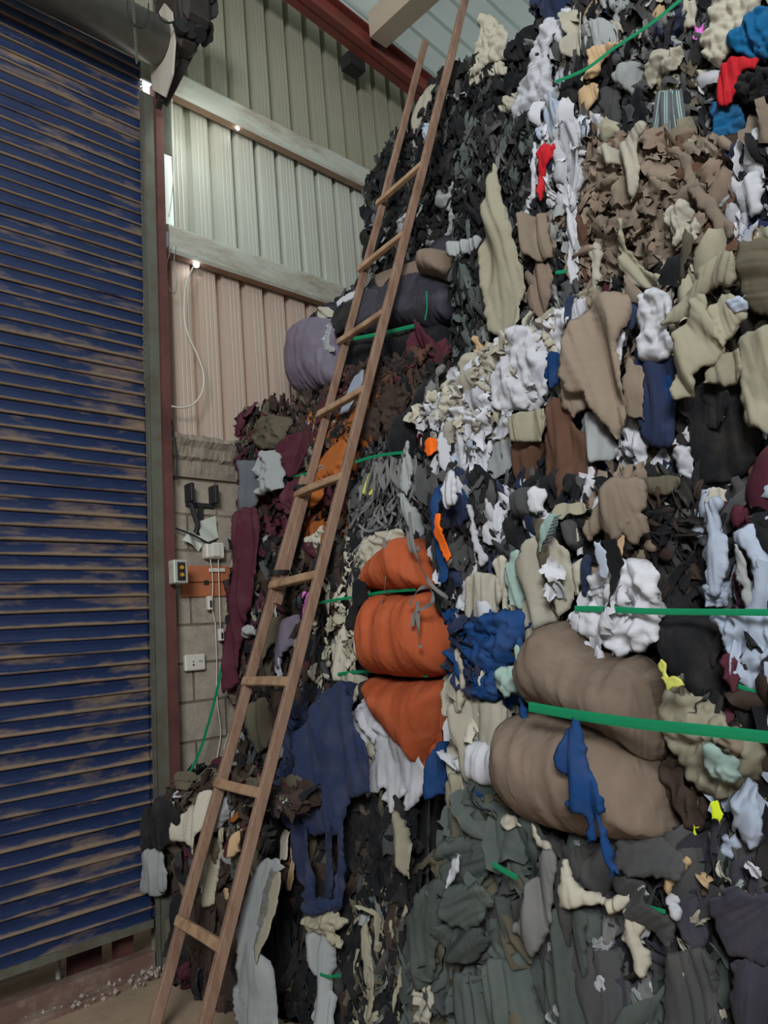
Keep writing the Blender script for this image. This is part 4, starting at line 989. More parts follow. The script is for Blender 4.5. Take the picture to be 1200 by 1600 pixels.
L2a mr d:0.08 draped_cloth|cloth|long maroon drape hanging down the wall end of the bale; 378 800 408 795 409 870 402 940 386 1000 380 1060 366 1080 365 1000 368 900 372 850
L2b mr c:0.05; 440 700 468 660 478 690 470 740 445 745
L2b mr c:0.06; 450 760 475 750 470 800 450 800
L2b mr d:0.06; 478 625 496 610 500 640 480 660
L2b wh d:0.08; 500 735 512 720 516 735 505 745
L2b wh f:0.09; 520 745 530 742 532 752 522 756
L2b cr c:0.08; 500 830 515 822 520 850 498 862 480 880 474 865
L2b ol c:0.05; 400 670 425 650 450 655 445 700 410 705
L2b db c:0.05; 545 660 570 640 600 640 600 690 560 690
L2b db c:0.05; 600 620 640 600 640 650 610 680
L2a wh d:0.08 draped_cloth|cloth|white leaf shaped rag behind the lower ladder rung; 436 1020 444 1012 450 1030 445 1055 438 1062 434 1045
L2a pk f:0.11 draped_cloth|cloth|pink scrap hanging just below a ladder rung; 470 930 480 925 488 940 486 962 474 967
L2a wh f:0.08; 426 950 430 938 433 975 428 978
L2a lg c:0.08; 385 980 402 977 404 992 388 996
L2a ol d:0.06; 415 985 445 960 452 975 430 1010 420 1040 412 1030
L2a lv d:0.05; 448 985 470 960 476 975 455 1040 448 1030
L2a be c:0.06; 500 985 525 960 530 1000 505 1010
L2a be c:0.06; 590 940 570 940 560 950 548 1000 560 990
L2a lg d:0.05; 495 1080 520 1072 525 1090 500 1105
L2a ol d:0.05; 400 1100 425 1090 430 1150 410 1180 398 1150
L2a db d:0.05; 430 1080 450 1080 452 1160 432 1170
L2a gy d:0.08; 466 1110 475 1115 455 1180 445 1190 448 1160
# ---- L1
L1 cr d:0.08 draped_cloth|cloth|cream triangular rag hanging left of the ladder over the low bale; 331 1234 336 1262 326 1302 318 1332 305 1318 282 1306 295 1270 311 1250
L1 wh f:0.08 draped_cloth|cloth|small white scrap topmost on the low bale beside the door rail; 272 1245 285 1222 298 1228 300 1245 285 1248
L1 bk d:0.07 draped_cloth|cloth|black rag drooping off the low bale in front of door rail; 250 1260 275 1240 298 1262 290 1312 262 1322 246 1318
L1 lg d:0.07 draped_cloth|cloth|grey white rag hanging lowest in front of the door rail; 250 1325 268 1320 271 1386 243 1390
L1 lg d:0.06; 236 1300 243 1295 248 1320 234 1332
L1 be d:0.07 draped_cloth|cloth|thin pale strip hanging down between the ladder stiles; 352 1290 362 1300 346 1345 343 1410 333 1412 333 1350
L1 ol d:0.06; 318 1320 340 1300 352 1320 335 1375 318 1385
L1 lg c:0.07; 340 1250 358 1245 362 1270 345 1298 335 1290
L1 rs f:0.07; 360 1270 378 1265 372 1280 360 1285
L1 tn d:0.07; 380 1300 392 1295 390 1320 375 1335
L1 db d:0.04; 318 1400 350 1390 348 1500 340 1590 312 1590
L1 db d:0.04; 350 1400 385 1395 375 1500 365 1590 348 1590
L1 bk d:0.03; 285 1400 315 1400 312 1480 290 1490
L1 mr c:0.03; 290 1510 310 1500 320 1535 305 1555 290 1545
L1 tn f:0.08; 348 1390 356 1388 358 1408 346 1408
M0 cr f:0.12; 444 1300 455 1298 456 1340 444 1342
M0 tn f:0.11; 456 1310 466 1305 464 1385 457 1386
M0 br f:0.10; 446 1338 456 1336 458 1352 446 1352
""")
for bid, key, style, lab, pts, off, extra in CL:
    if lab and lab.startswith('#'):
        o, ar = cloth(bid, key, style, pts, off, lab[1:].split('|')[0], extra); adopt(o, BROOT[bid]); NPART[bid].append(o)
        if '|' in lab: o['label'] = lab.split('|')[1]
    elif lab:
        nm, cat, text = lab.split('|')
        o, ar = cloth(bid, key, style, pts, off, nm, extra); tag(o, text, cat)
    else:
        o, ar = cloth(bid, key, style, pts, off, 'fabric_scrap', extra); adopt(o, BROOT[bid]); NPART[bid].append(o); o['label'] = NAMES[key]+' cloth'
    solid(o, 0.005 if style[0] != 's' else 0.004)

# ------------------------------------------------------------------ small scraps
def scrap(c, L, W, rot, kind, out=np.array((-1., 0, 0)), upv=np.array((0, 0, 1.))):
    nu, nv = (6, 9) if kind != 'r' else (3, 12)
    side = np.cross(upv, out); side /= np.linalg.norm(side)
    a = np.linspace(-0.5, 0.5, nu)[:, None]; v = np.linspace(0, 1, nv)[None, :]
    if kind == 'r': prof = 0.8+0.2*np.sin(v*9+RNG.random()*6)
    else:
        p1, p2 = RNG.uniform(0.25, 0.8), RNG.uniform(0.15, 0.9)
        prof = (p1*(1-v)+p2*v)+(1-0.5*(p1+p2))*np.sin(PI*v)**0.7
    jag = RNG.normal(0, 0.22, (nu, nv))*(np.abs(a) > 0.4)
    k = RNG.uniform(0.6, 1.6); ph = RNG.random()*6
    x = (a*prof+jag*0.35)*W + 0.16*L*np.sin(v*RNG.uniform(1, 4)+ph)*RNG.uniform(-1, 1)
    y = -(v-0.5)*L*(0.85+RNG.uniform(-0.5, 0.5)*a)+RNG.normal(0, 0.03*L, (nu, nv))
    amp = W*RNG.uniform(0.10, 0.42)
    z = amp*np.cos(2*PI*a*k+ph+v*RNG.uniform(-2.5, 2.5))+RNG.normal(0, 0.035*W, (nu, nv)) + L*RNG.uniform(0.02, 0.16)*np.sin(PI*v*RNG.uniform(0.7, 1.6)) + L*RNG.uniform(-0.25, 0.3)*(v-0.4)
    if kind == 'k':  # rolled scrap
        t = a*RNG.uniform(1.8, 3.4)+0.5*np.sin(v*3+ph); x = np.sin(t)*W*0.42*prof+0.1*L*np.sin(v*2.5+ph); z = np.cos(t*1.1)*W*0.38*prof+L*RNG.uniform(-0.35, 0.35)*(v-0.5)
    cr, sr = math.cos(rot), math.sin(rot)
    X = x*cr-y*sr; Yy = x*sr+y*cr
    P = c + X[..., None]*side+Yy[..., None]*upv+z[..., None]*out
    P = P.reshape(-1, 3)
    fs = [(i*nv+j, (i+1)*nv+j, (i+1)*nv+j+1, i*nv+j+1) for i in range(nu-1) for j in range(nv-1)]
    return P, fs
def fill(bid, poly, pal, size=0.10, asp=0.5, rot=0.25, cover=2.2, kinds='lllk', off=(-0.015, 0.06), base=0.0, zplane=None, world_yz=False):
    keys = []; ws = []
    for t in pal.split():
        kk, w = (t.split(':')+['1'])[:2]; keys.append(kk); ws.append(float(w))
    ws = np.array(ws)/sum(ws)
    def H(x, y):
        if zplane is None: return hit(bid, x, y)
        d = ray(x, y); return CAM+d*((zplane-CAM[2])/d[2])
    W3 = [H(x, y) for x, y in poly] if not world_yz else [(0, y, z) for y, z in poly]
    if zplane is None: q = [(-p[1], p[2]) for p in W3]
    else: q = [(p[0], p[1]) for p in W3]
    ar = abs(sum(q[i][0]*q[(i+1) % len(q)][1]-q[(i+1) % len(q)][0]*q[i][1] for i in range(len(q))))/2
    cnt = int(cover*ar/(size*size*asp*0.62)); qa = np.array(q); mn, mx = qa.min(0), qa.max(0)
    n = 0; tries = 0
    cf = RNG.random()*100
    while n < cnt and tries < cnt*12:
        tries += 1; p = RNG.uniform(mn, mx)
        if not inside(p[None], q)[0]: continue
        s = size*min(1.75, math.exp(RNG.normal(0, 0.38))); aa = asp*RNG.uniform(0.6, 1.5)
        # neighbouring scraps tend to share a colour
        cl = (float(vnoise(np.array(p[0]*9+cf), np.array(p[1]*7), 21))*0.5+0.5)*0.55+RNG.random()*0.45
        key = keys[int(np.searchsorted(np.cumsum(ws), min(0.9999, max(0, (cl-0.13)/0.74))))] if RNG.random() < 0.6 else keys[int(RNG.choice(len(keys), p=ws))]
        kind = kinds[RNG.integers(len(kinds))]
        if kind == 'r': s *= 1.8; aa = 0.14
        if zplane is None:
            c = np.array((planeX(bid, -p[0], p[1], RNG.uniform(*off)+base), -p[0], p[1]))
            out = np.array((-1., RNG.normal(0, 0.35), RNG.normal(0.12, 0.3)))
        else:
            c = np.array((p[0], p[1], zplane+RNG.uniform(*off))); out = np.array((RNG.normal(-0.5, 0.3), RNG.normal(-0.2, 0.3), 1.))
        out /= np.linalg.norm(out); upv = np.array((0, 0, 1.)) if zplane is None else np.array((0.6, 0.5, 0.3))
        upv = upv-out*(upv@out); upv /= np.linalg.norm(upv)
        if c[1] > 3.74 and bid not in ('L1',): c[1] = 3.74
        Pn, fs = scrap(c, s, s*aa, RNG.normal(0, rot), kind, out, upv)
        Pn[:, 0] += max(0, float((ladder_clear(Pn[:, 1], Pn[:, 2])-Pn[:, 0]).max()));
        Pn[:, 2] = np.maximum(Pn[:, 2], 0.004); Pn[:, 1] = np.minimum(Pn[:, 1], 3.86)
        SMALL[bid].append((s*s*aa*(0.001 if world_yz else 1), key, Pn, fs)); n += 1
# right stack
fill('R6', [(845, -30), (1280, -30), (1280, 260), (1150, 250), (840, 235), (835, 130)], 'bk:6 dg:3 nv:1 gy:2 lg:1.5 cr:1 wh:1 tn:.6', 0.11, 0.5, 0.35, 2.6, 'lllllk')
fill('R6', [(1020, 100), (1110, 90), (1120, 220), (1020, 235)], 'bk:4 dg:4 ol:2 gy:1', 0.10, 0.5, 0.3, 2)
fill('R6', [(1130, 210), (1260, 200), (1260, 290), (1150, 280)], 'bk:6 dg:2 wh:1', 0.10, 0.5, 0.3, 2.2)
fill('R5', [(838, 180), (935, 190), (930, 330), (840, 340)], 'wh:5 lg:3 bk:3 lb:1', 0.10, 0.4, 0.2, 2.2)
fill('R5', [(720, 200), (850, 190), (845, 380), (800, 560), (760, 640), (715, 600)], 'bk:7 gg:3 dg:2 gy:.4', 0.09, 0.33, 0.35, 3.2, 'lllrk')
fill('R5', [(915, 210), (1140, 225), (1160, 410), (1000, 440), (925, 470)], 'ta:7 sk:4 be:1 br:1', 0.095, 0.6, 0.8, 3.2, 'lllllk')
fill('R5', [(820, 330), (920, 330), (920, 500), (820, 530)], 'ta:4 bk:3 dg:2 lg:2 br:1 cr:1', 0.10, 0.4, 0.3, 2.6)
fill('R5', [(1130, 240), (1260, 240), (1260, 420), (1140, 400)], 'bk:4 wh:3 lb:1 tn:1 nv:2 dg:1', 0.10, 0.4, 0.3, 2.6)
fill('R5', [(920, 420), (1100, 400), (1100, 480), (920, 490)], 'ta:3 be:2 bk:2 sk:3', 0.08, 0.4, 0.6, 2.2)
fill('R4', [(660, 660), (720, 600), (800, 530), (900, 480), (900, 640), (800, 690), (700, 700)], 'wh:6 cr:5 lg:1.5 bk:.5', 0.085, 0.6, 0.7, 3.0, 'lllllk', (0.0, 0.06))
fill('R4', [(665, 690), (860, 680), (860, 800), (680, 800)], 'bk:6 dg:3 wh:3 nv:1 lg:1', 0.11, 0.35, 0.2, 2.4)
fill('R4', [(885, 490), (1060, 450), (1060, 740), (930, 790), (890, 680)], 'bk:3 ta:3 wh:2 nv:2 sk:1', 0.11, 0.4, 0.25, 2.4)
fill('R4', [(1050, 400), (1260, 380), (1260, 620), (1060, 640)], 'be:4 ol:2 bk:2 cr:1', 0.12, 0.5, 0.4, 2)
fill('R4', [(1010, 600), (1260, 600), (1260, 780), (1010, 770)], 'bk:6 nv:2 wh:2 dg:1', 0.12, 0.45, 0.25, 2.4)
fill('R3', [(680, 740), (930, 760), (930, 900), (820, 960), (700, 960)], 'bk:8 dg:4 wh:2.6 nv:2 lg:1 bl:.3', 0.10, 0.38, 0.3, 2.8)
fill('R3', [(700, 880), (815, 880), (815, 980), (720, 990)], 'bk:4 wh:2 nv:2 cr:2', 0.10, 0.35, 0.2, 2.5)
fill('R3', [(920, 750), (1030, 740), (1030, 880), (920, 960)], 'ta:5 sk:2 bk:2 wh:1', 0.10, 0.5, 0.3, 2.2)
fill('R3', [(1015, 770), (1110, 760), (1110, 960), (1030, 960)], 'bk:8 db:2 dg:2', 0.12, 0.35, 0.6, 3.0)
fill('R3', [(1020, 765), (1110, 765), (1110, 840), (1010, 850)], 'bk:6 db:3 cr:1', 0.10, 0.2, 0.9, 1.6, 'l', (0.03, 0.08))
fill('R3', [(1100, 780), (1260, 780), (1260, 1080), (1120, 1060)], 'bk:3 lb:3 mr:2 dg:2 wh:1', 0.10, 0.4, 0.4, 2.8)
fill('R3', [(940, 960), (1130, 960), (1130, 1010), (950, 1010)], 'bk:3 wh:3 dg:1', 0.10, 0.4, 0.4, 1.6)
fill('R2', [(735, 960), (830, 960), (800, 1240), (722, 1240)], 'cr:4 bl:2 wh:3 nv:1 mt:1', 0.11, 0.45, 0.25, 2.2)
fill('R2', [(1030, 1080), (1260, 1080), (1260, 1380), (1080, 1360), (1030, 1200)], 'be:2 ta:3 bk:3 db:3 ol:1', 0.10, 0.45, 0.5, 2.4)
fill('R2', [(1130, 1200), (1260, 1150), (1260, 1380), (1130, 1350)], 'bk:4 lb:3 dg:2 nv:1', 0.10, 0.4, 0.3, 2.2)
fill('R2', [(1100, 1010), (1260, 1040), (1260, 1160), (1140, 1140)], 'bk:4 mr:2 lb:2', 0.10, 0.4, 0.3, 2)
fill('R1', [(658, 1460), (700, 1385), (735, 1250), (870, 1270), (870, 1660), (650, 1660)], 'gg:7 ol:1.5 dg:2', 0.16, 0.4, 0.5, 3.0, 'lllllk', (0.0, 0.06))
fill('R1', [(720, 1240), (860, 1280), (830, 1380), (700, 1360)], 'gg:5 ol:3 gy:1', 0.09, 0.4, 1.0, 2.4)
fill('R1', [(860, 1310), (1260, 1340), (1260, 1660), (860, 1660)], 'dg:6 pb:3 gg:3 bk:1 gy:1', 0.16, 0.38, 0.4, 3.0, 'lllllk', (0.0, 0.06))
fill('R1', [(870, 1300), (1260, 1350), (1260, 1600), (870, 1600)], 'cr:2 lg:3 wh:1 tn:.4', 0.05, 0.4, 0.8, 0.10, 'l', (0.07, 0.1))
# middle
fill('M2', [(555, 690), (690, 690), (690, 850), (560, 860)], 'bk:5 dg:4 gy:3', 0.10, 0.35, 0.3, 2.4)
fill('M2', [(640, 590), (720, 560), (720, 700), (640, 720)], 'bk:5 db:3 dg:2', 0.10, 0.4, 0.4, 2.0)
fill('M1', [(500, 860), (600, 850), (600, 1110), (490, 1110)], 'bk:5 db:3 dg:2 cr:2 be:1', 0.10, 0.4, 0.3, 2.8)
fill('M1', [(560, 840), (730, 840), (740, 1230), (600, 1230)], 'bk:5 nv:2 dg:2', 0.10, 0.35, 0.2, 1.8)
fill('M1', [(470, 1080), (600, 1080), (600, 1260), (440, 1260)], 'nv:6 bk:2 db:1', 0.11, 0.4, 0.3, 2.2)
fill('M0', [(405, 1290), (450, 1260), (655, 1250), (660, 1720), (395, 1720)], 'bk:10 db:2 ol:.7 dg:2', 0.13, 0.4, 0.4, 2.8)
fill('M0', [(560, 1250), (650, 1240), (665, 1680), (560, 1680)], 'bk:7 ol:2 gg:2 gy:.5', 0.10, 0.3, 0.6, 2.6, 'lllr')
fill('M0', [(560, 1360), (650, 1360), (655, 1660), (570, 1660)], 'be:2 ol:3 gy:1', 0.07, 0.2, 0.6, 0.22, 'lr', (0.05, 0.08))
# left
fill('L2b', [(372, 655), (500, 600), (500, 720), (372, 720)], 'ol:4 db:4 bk:2 mr:2 gy:1', 0.085, 0.45, 0.5, 3.2)
fill('L2b', [(372, 700), (500, 690), (490, 900), (370, 900)], 'mr:7 db:2 bk:2 wh:.3 ol:1', 0.09, 0.5, 0.5, 3.0)
fill('L2b', [(470, 640), (600, 600), (580, 860), (460, 880)], 'bk:4 rs:4 db:4 cr:.5 mr:2', 0.09, 0.45, 0.5, 3.0)
fill('L2b', [(520, 570), (705, 545), (705, 620), (640, 700), (520, 700)], 'db:7 bk:2 mr:1 br:2', 0.075, 0.45, 1.2, 3.4, 'llkk')
fill('L2a', [(366, 850), (600, 850), (590, 1080), (366, 1080)], 'bk:5 db:4 dg:2 ol:2 mr:1 lg:.5 be:.5', 0.10, 0.42, 0.35, 3.2)
fill('L2a', [(366, 1040), (580, 1040), (520, 1270), (366, 1250)], 'ol:4 db:4 bk:4 dg:2 gy:.5 lg:.3', 0.10, 0.40, 0.4, 3.2, 'llllkr')
fill('L2a', [(366, 880), (410, 880), (400, 1100), (366, 1100)], 'mr:6 bk:2', 0.10, 0.4, 0.2, 1.6)
fill('L1', [(250, 1240), (400, 1210), (425, 1320), (420, 1420), (245, 1400)], 'bk:4 db:4 ol:2 dg:2 mr:.8 lg:.6 be:.4', 0.11, 0.42, 0.4, 3.2)
fill('L1', [(285, 1380), (410, 1380), (400, 1600), (290, 1560)], 'bk:5 db:4 ol:1', 0.14, 0.35, 0.2, 2.8)
fill('L1', [(285, 1235), (385, 1120), (405, 1130), (395, 1290), (340, 1300)], 'ol:4 db:4 bk:2 gy:1 mr:1 lg:.8 wh:.3 be:.5', 0.11, 0.45, 1.5, 3.0, 'lllllk', (0.0, 0.05), zplane=0.86)
# padded bale and black bales
fill('L3', [(495, 500), (560, 440), (590, 470), (560, 610), (510, 620)], 'bk:4 pb:4 dg:2 gy:1', 0.08, 0.4, 0.8, 2.0, 'lkk')
fill('L3', [(540, 545), (710, 520), (710, 600), (540, 625)], 'bk:5 pb:3 db:2', 0.10, 0.5, 0.8, 1.6)
fill('L4a', [(575, 300), (620, 215), (850, 170), (850, 420), (700, 430), (580, 420)], 'bk:9 dg:1.6 gg:.7 lg:.2', 0.10, 0.36, 0.4, 3.2, 'lllrk')
fill('L4b', [(650, 190), (690, 110), (760, 95), (848, 60), (850, 230), (640, 250)], 'bk:9 dg:1.4 gg:.5 lg:.15', 0.11, 0.38, 0.45, 3.2, 'lllrk')
fill('L4a', [(575, 290), (650, 200), (660, 320), (600, 400)], 'bk:5 dg:3 gy:1 sl:1.5', 0.09, 0.3, 0.4, 1.5)

# loose pieces lying over the heaps
fill('R4', [(665, 650), (725, 600), (800, 530), (890, 490), (880, 560), (850, 640), (760, 680), (700, 690)], 'wh:6 cr:5', 0.06, 0.6, 0.9, 1.5, 'l', (0.06, 0.11))
fill('R4', [(690, 690), (780, 690), (770, 760), (700, 760)], 'wh:5 lb:1 bk:1', 0.08, 0.35, 0.2, 0.8, 'l', (0.06, 0.09))
fill('R3', [(905, 890), (1030, 890), (1030, 1010), (900, 990)], 'wh:5', 0.08, 0.5, 0.9, 0.6, 'l', (0.15, 0.19))
fill('R2', [(735, 1040), (800, 1040), (790, 1220), (730, 1200)], 'cr:3 wh:2 lg:1', 0.09, 0.45, 0.4, 0.7, 'l', (0.08, 0.13))
fill('M1', [(560, 850), (620, 835), (600, 900), (580, 1060), (535, 1060)], 'cr:4 be:2', 0.06, 0.4, 0.5, 0.9, 'l', (0.08, 0.13))
fill('R2', [(740, 960), (820, 960), (800, 1080), (745, 1080)], 'bl:4 nv:3', 0.055, 0.4, 1.2, 1.0, 'l', (0.11, 0.16))
fill('R1', [(700, 1380), (830, 1380), (820, 1600), (660, 1600)], 'gg:5 dg:1 ol:1', 0.15, 0.35, 0.8, 0.9, 'l', (0.05, 0.11))
fill('R5', [(940, 240), (1140, 240), (1120, 400), (960, 420)], 'ta:5 sk:2', 0.08, 0.7, 1.0, 0.6, 'l', (0.06, 0.10))
fill('M1', [(490, 1100), (585, 1080), (590, 1230), (460, 1280)], 'nv:5', 0.13, 0.28, 0.25, 1.0, 'l', (0.13, 0.18))
fill('R5', [(860, 215), (925, 200), (925, 320), (870, 330)], 'wh:5 lg:1', 0.07, 0.45, 0.3, 0.7, 'l', (0.06, 0.1))
fill('M0', [(440, 1380), (570, 1400), (570, 1660), (440, 1660)], 'bk:6 db:1', 0.2, 0.35, 0.2, 1.2, 'l', (0.0, 0.08))

# the part of the right stack that runs on past the edge of the photograph
for b_, z0_, z1_, pal_, s_ in (('R1', 0.02, 0.92, 'dg:5 pb:2 gg:4 bk:1', 0.17), ('R2', 0.92, 1.42, 'be:1 ta:2 bk:4 lb:2 dg:2', 0.13), ('R3', 1.40, 1.90, 'bk:4 lb:2 mr:1 dg:2 wh:2', 0.13),
                             ('R4', 1.86, 2.62, 'be:3 ol:2 bk:4 wh:1 br:1', 0.14), ('R5', 2.60, 3.20, 'bk:3 wh:2 ta:2 nv:1', 0.13), ('R6', 3.15, 4.6, 'bk:5 cr:2 tl:1 dg:2', 0.14)):
    fill(b_, [(0.26, z0_), (0.78 if b_ in ('R1', 'R2', 'R3', 'R4') else 0.72, z0_), (0.72, z1_), (0.26, z1_)], pal_, s_, 0.45, 0.3, 2.6, 'lllk', (0.0, 0.08), world_yz=True)

for bid in BALES:
    S = sorted(SMALL[bid], key=lambda t: -t[0]); room = max(0, 88-len(NPART[bid]))
    for _, key, Pn, fs in S[:room]:
        o = link('fabric_scrap', Pn, fs, fabric(key), smooth=True); adopt(o, BROOT[bid])
    rest = S[room:]
    if rest:
        ks = sorted(set(t[1] for t in rest)); V = []; Fs = []; mi = []
        for _, key, Pn, fs in rest:
            n0 = len(V); V.extend(Pn.tolist()); Fs.extend([tuple(i+n0 for i in f) for f in fs]); mi.extend([ks.index(key)]*len(fs))
        o = link('fabric_scraps', V, Fs, [fabric(k) for k in ks], smooth=True, midx=mi); adopt(o, BROOT[bid]); o['kind'] = 'stuff'

# ------------------------------------------------------------------ straps, ribbons and cords
def band(bid, pts, w, off, name='strap', mat=None, label=None, root=True, twist=0.0):
    path = spline([hit(bid, x, y, off) for x, y in pts], 7); V = []; Fs = []
    for i, p in enumerate(path):
        d = path[min(i+1, len(path)-1)]-path[max(0, i-1)]; d = d/(np.linalg.norm(d)+1e-9)
        up_ = np.cross(d, (-1, 0, 0)); up_ /= np.linalg.norm(up_)+1e-9; a = twist*math.sin(i*0.35)
        nrm = np.cross(up_, d); w2 = up_*math.cos(a)+nrm*math.sin(a); n2 = np.cross(w2, d)
        for s, t in ((-w/2, 0), (-w/4, 0.0012), (w/4, 0.0012), (w/2, 0), (w/4, -0.0012), (-w/4, -0.0012)): V.append(p+w2*s+n2*t)
    for i in range(len(path)-1): Fs += [(i*6+k, i*6+(k+1) % 6, i*6+6+(k+1) % 6, i*6+6+k) for k in range(6)]
    Fs += [(5, 4, 3, 2, 1, 0), tuple(len(V)-6+k for k in range(6))]
    o = link(name, V, Fs, mat or M_strap, smooth=False)
    if root: adopt(o, BROOT[bid])
    if label: o['label'] = label
    return o
band('R2', [(826, 1104), (900, 1117), (1000, 1131), (1100, 1141), (1200, 1152), (1330, 1168), (1640, 1215)], 0.028, 0.32, 'wide_strap', label='wide green plastic strap')
band('R3', [(898, 951), (950, 952), (1010, 955), (1080, 956), (1200, 957), (1330, 959), (1600, 966)], 0.018, 0.20, label='green plastic strap')
band('M1', [(480, 946), (520, 938), (560, 932), (600, 925), (650, 921)], 0.013, 0.13)
band('M1', [(520, 1055), (545, 1051), (590, 1049), (640, 1051), (668, 1056)], 0.014, 0.13)
band('M2', [(555, 722), (590, 712), (640, 706)], 0.014, 0.12)
band('L3', [(548, 530), (600, 520), (655, 507)], 0.022, 0.16)
band('L3', [(666, 455), (667, 480), (664, 500)], 0.010, 0.24)
band('L2b', [(438, 745), (460, 744), (482, 739)], 0.012, 0.07)
band('R6', [(868, 128), (915, 108), (960, 75), (1010, 42), (1045, 15), (1075, -10)], 0.018, 0.14)
band('R1', [(770, 1350), (790, 1362), (808, 1372)], 0.018, 0.16)
band('R1', [(998, 1412), (1015, 1418), (1040, 1425)], 0.012, 0.14)
band('M0', [(500, 1522), (515, 1526), (532, 1524)], 0.012, 0.17)
band('R5', [(868, 426), (885, 424)], 0.016, 0.12)
band('R3', [(1148, 1070), (1180, 1082), (1240, 1098)], 0.014, 0.18)
# loose green strap trailing down the block wall
mb = MB(); pts = spline([tuple(wall_pt(x, y, 3.72)) for x, y in ((372, 868), (366, 930), (354, 1000), (340, 1075), (326, 1130), (310, 1180), (290, 1218))], 8)
V = []; Fs = []
for i, p in enumerate(pts):
    w = 0.008
    V += [p+np.array((w, 0, 0)), p-np.array((w, 0, 0)), p+np.array((-w, 0.002, 0)), p+np.array((w, 0.002, 0))]
for i in range(len(pts)-1): Fs += [(i*4+k, i*4+(k+1) % 4, i*4+4+(k+1) % 4, i*4+4+k) for k in range(4)]
tag(link('loose_strap', V, Fs, M_strap), 'loose green plastic strap trailing down in front of the block wall', 'strap')
# grey cotton ribbons
GR = fabric('gy')
rr = random.Random(5)
for k in range(58):
    x0 = rr.uniform(585, 650); y0 = 716+rr.uniform(-8, 14)+abs(x0-620)*0.1
    t = (x0-585)/65; xe = 560+t*120+rr.uniform(-26, 26) if rr.random() < 0.75 else x0+rr.uniform(-60, 40); ye = rr.uniform(790, 855)
    xm = x0*0.75+xe*0.25+rr.uniform(-12, 12); xm2 = x0*0.4+xe*0.6+rr.uniform(-16, 16)
    band('M2', [(x0, y0), (xm, y0*0.65+ye*0.35), (xm2, y0*0.3+ye*0.7), (xe, ye), (xe+rr.uniform(-14, 14), ye+rr.uniform(2, 18))], rr.uniform(0.010, 0.017), rr.uniform(0.05, 0.13), 'cotton_ribbon', GR, twist=0.9)
for pts_, off in (([(640, 800), (645, 850), (660, 890), (675, 915), (700, 935)], 0.24), ([(600, 840), (603, 880), (600, 930), (590, 965)], 0.19),
                  ([(636, 830), (642, 858), (652, 860), (654, 848)], 0.20), ([(640, 945), (655, 920), (672, 920), (676, 940), (662, 950), (648, 958), (644, 978)], 0.27), ([(652, 940), (653, 970), (655, 1000), (657, 1012)], 0.27)):
    band('M1', pts_, 0.015, off, 'cotton_ribbon', GR, twist=0.8)
for pts_ in ([(580, 845), (560, 855), (545, 870)], [(585, 855), (560, 870), (550, 890), (552, 910)], [(560, 820), (575, 830), (600, 822)]):
    band('M1', pts_, 0.012, 0.12, 'cotton_ribbon', GR, twist=0.8)
# striped teal strips under the cream rag
SB = fabric('sl'); SL = fabric('mt')
for i, (x0, x1) in enumerate(((1032, 1022), (1038, 1035), (1046, 1044), (1052, 1058), (1058, 1068), (1040, 1040))):
    for dx, mt_, w in ((0, SB, 0.040), (-1.5, SL, 0.006), (2, fabric('bl') if i == 3 else SL, 0.006)):
        band('R6', [(x0+dx, 142), (x0+dx+(x1-x0)*0.4, 175), (x1+dx, 215), (x1+dx-2, 238)], w, 0.10+0.008*i+(0.004 if w < 0.01 else 0), 'striped_strip', mt_, twist=0.25)
# stripes of the mint scrap
for k in range(9):
    y = 806+k*5.5; x = 871-k*2.2
    band('R3', [(x-6, y+3), (x+6, y-1)], 0.004, 0.185, 'stripe', fabric('sl'))

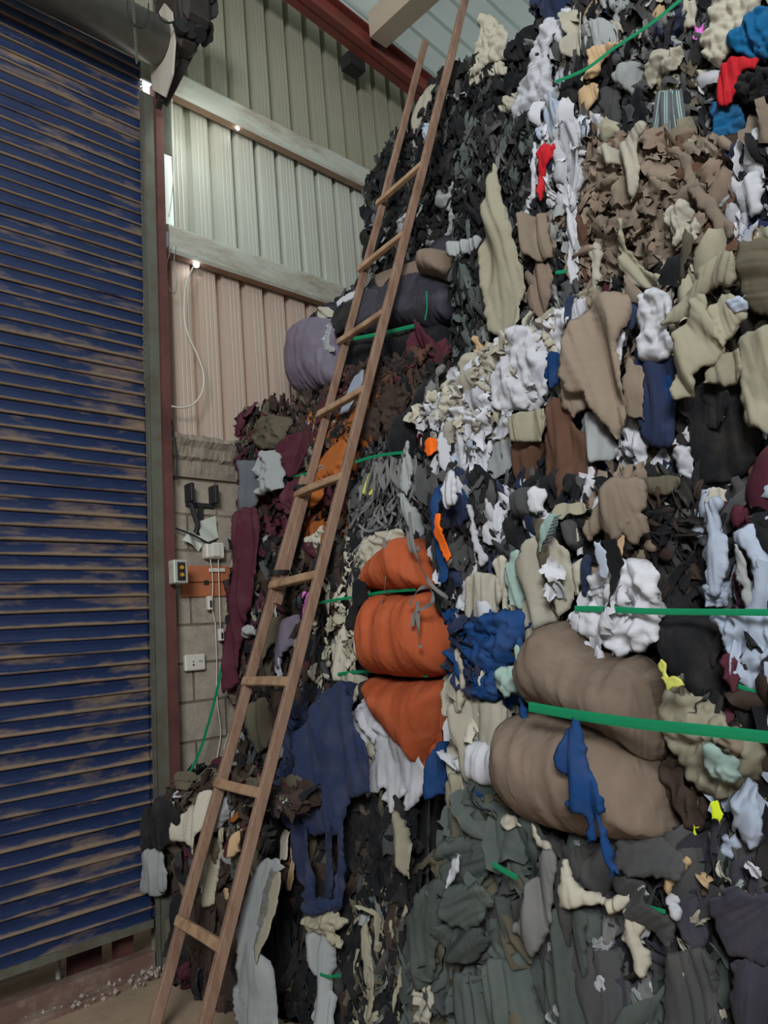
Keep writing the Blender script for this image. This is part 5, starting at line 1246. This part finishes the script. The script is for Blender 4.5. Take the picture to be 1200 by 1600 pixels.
# chain and wires by the roller barrel
mb = MB()
for q in range(46):
    yy = -6+q*2.3; xx = 208+yy*0.06; c = wall_pt(xx, yy, 3.42); a = (q % 2)*PI/2
    mb.tube([c+np.array((0.007*math.cos(t)*math.cos(a), 0.007*math.cos(t)*math.sin(a), 0.010*math.sin(t))) for t in np.linspace(0, 2*PI, 8)], 0.0025, 4, caps=False)
tag(mb.build('pull_chain', M_rail), 'dark chain hanging in front of the grey roller barrel', 'chain')
mb = MB(); mb.tube(spline([tuple(wall_pt(x, y, 3.40)) for x, y in ((200, -5), (199, 15), (207, 35), (222, 44), (231, 30), (232, 5))], 8), 0.004, 6)
tag(mb.build('electric_cable', M_black), 'thin black wire looping around the chain before the barrel', 'cable')


# ------------------------------------------------------------------ ladder
FLt = np.array((1.537, 3.186, 0.0)); TOP = np.array((3.682, 2.918, 5.682)); RD = -np.array((0.124, 0.992, 0)); RD /= np.linalg.norm(RD)
lad = empty('wooden_ladder', tuple(FLt), 'long rough wooden ladder leaning on the bales', 'ladder')
ldir = (TOP-FLt)/np.linalg.norm(TOP-FLt)
def lp_(z, s=0): return FLt+(TOP-FLt)*z/TOP[2]+RD*s
LW = 0.42
mb = MB(); mb.beam(lp_(0), lp_(2.42), 0.030, 0.050, RD, segs=9, wob=0.003); adopt(mb.build('stile', M_wood), lad)
mb = MB(); mb.beam(lp_(1.75)+RD*0.02+np.array((0.03, 0, 0)), lp_(5.682), 0.028, 0.044, RD, segs=10, wob=0.003); adopt(mb.build('stile', M_wood), lad)
mb = MB(); mb.beam(lp_(0, LW), lp_(5.95, LW), 0.030, 0.050, RD, segs=14, wob=0.003); adopt(mb.build('stile', M_wood), lad)
for z in (0.42, 0.95, 1.385, 1.84, 2.32, 2.78, 3.24, 3.74, 4.24, 4.80):
    mb = MB(); a = lp_(z, 0.012)-ldir*0.0; b = lp_(z+random.uniform(-0.01, 0.012), LW-0.012)
    fr = np.cross(ldir, RD); sgn = -1 if fr[0] > 0 else 1
    a = a+fr*sgn*0.018; b = b+fr*sgn*0.018
    if z < 4.5:
        mb.beam(a-RD*0.02, b+RD*0.02, 0.030, 0.042, fr, segs=3, wob=0.002); adopt(mb.build('rung', M_rung), lad)
# joint lashings where the left stile is lengthened
for z in (1.9, 2.35):
    mb = MB(); c = lp_(z, 0.01)
    for k in range(4): mb.tube([c+np.array((0.055*math.cos(t), 0.0, 0.0))+RD*0.04*math.sin(t)+ldir*(k*0.006) for t in np.linspace(0, 2*PI, 13)], 0.003, 5, caps=False)
    adopt(mb.build('lashing', M_black), lad)
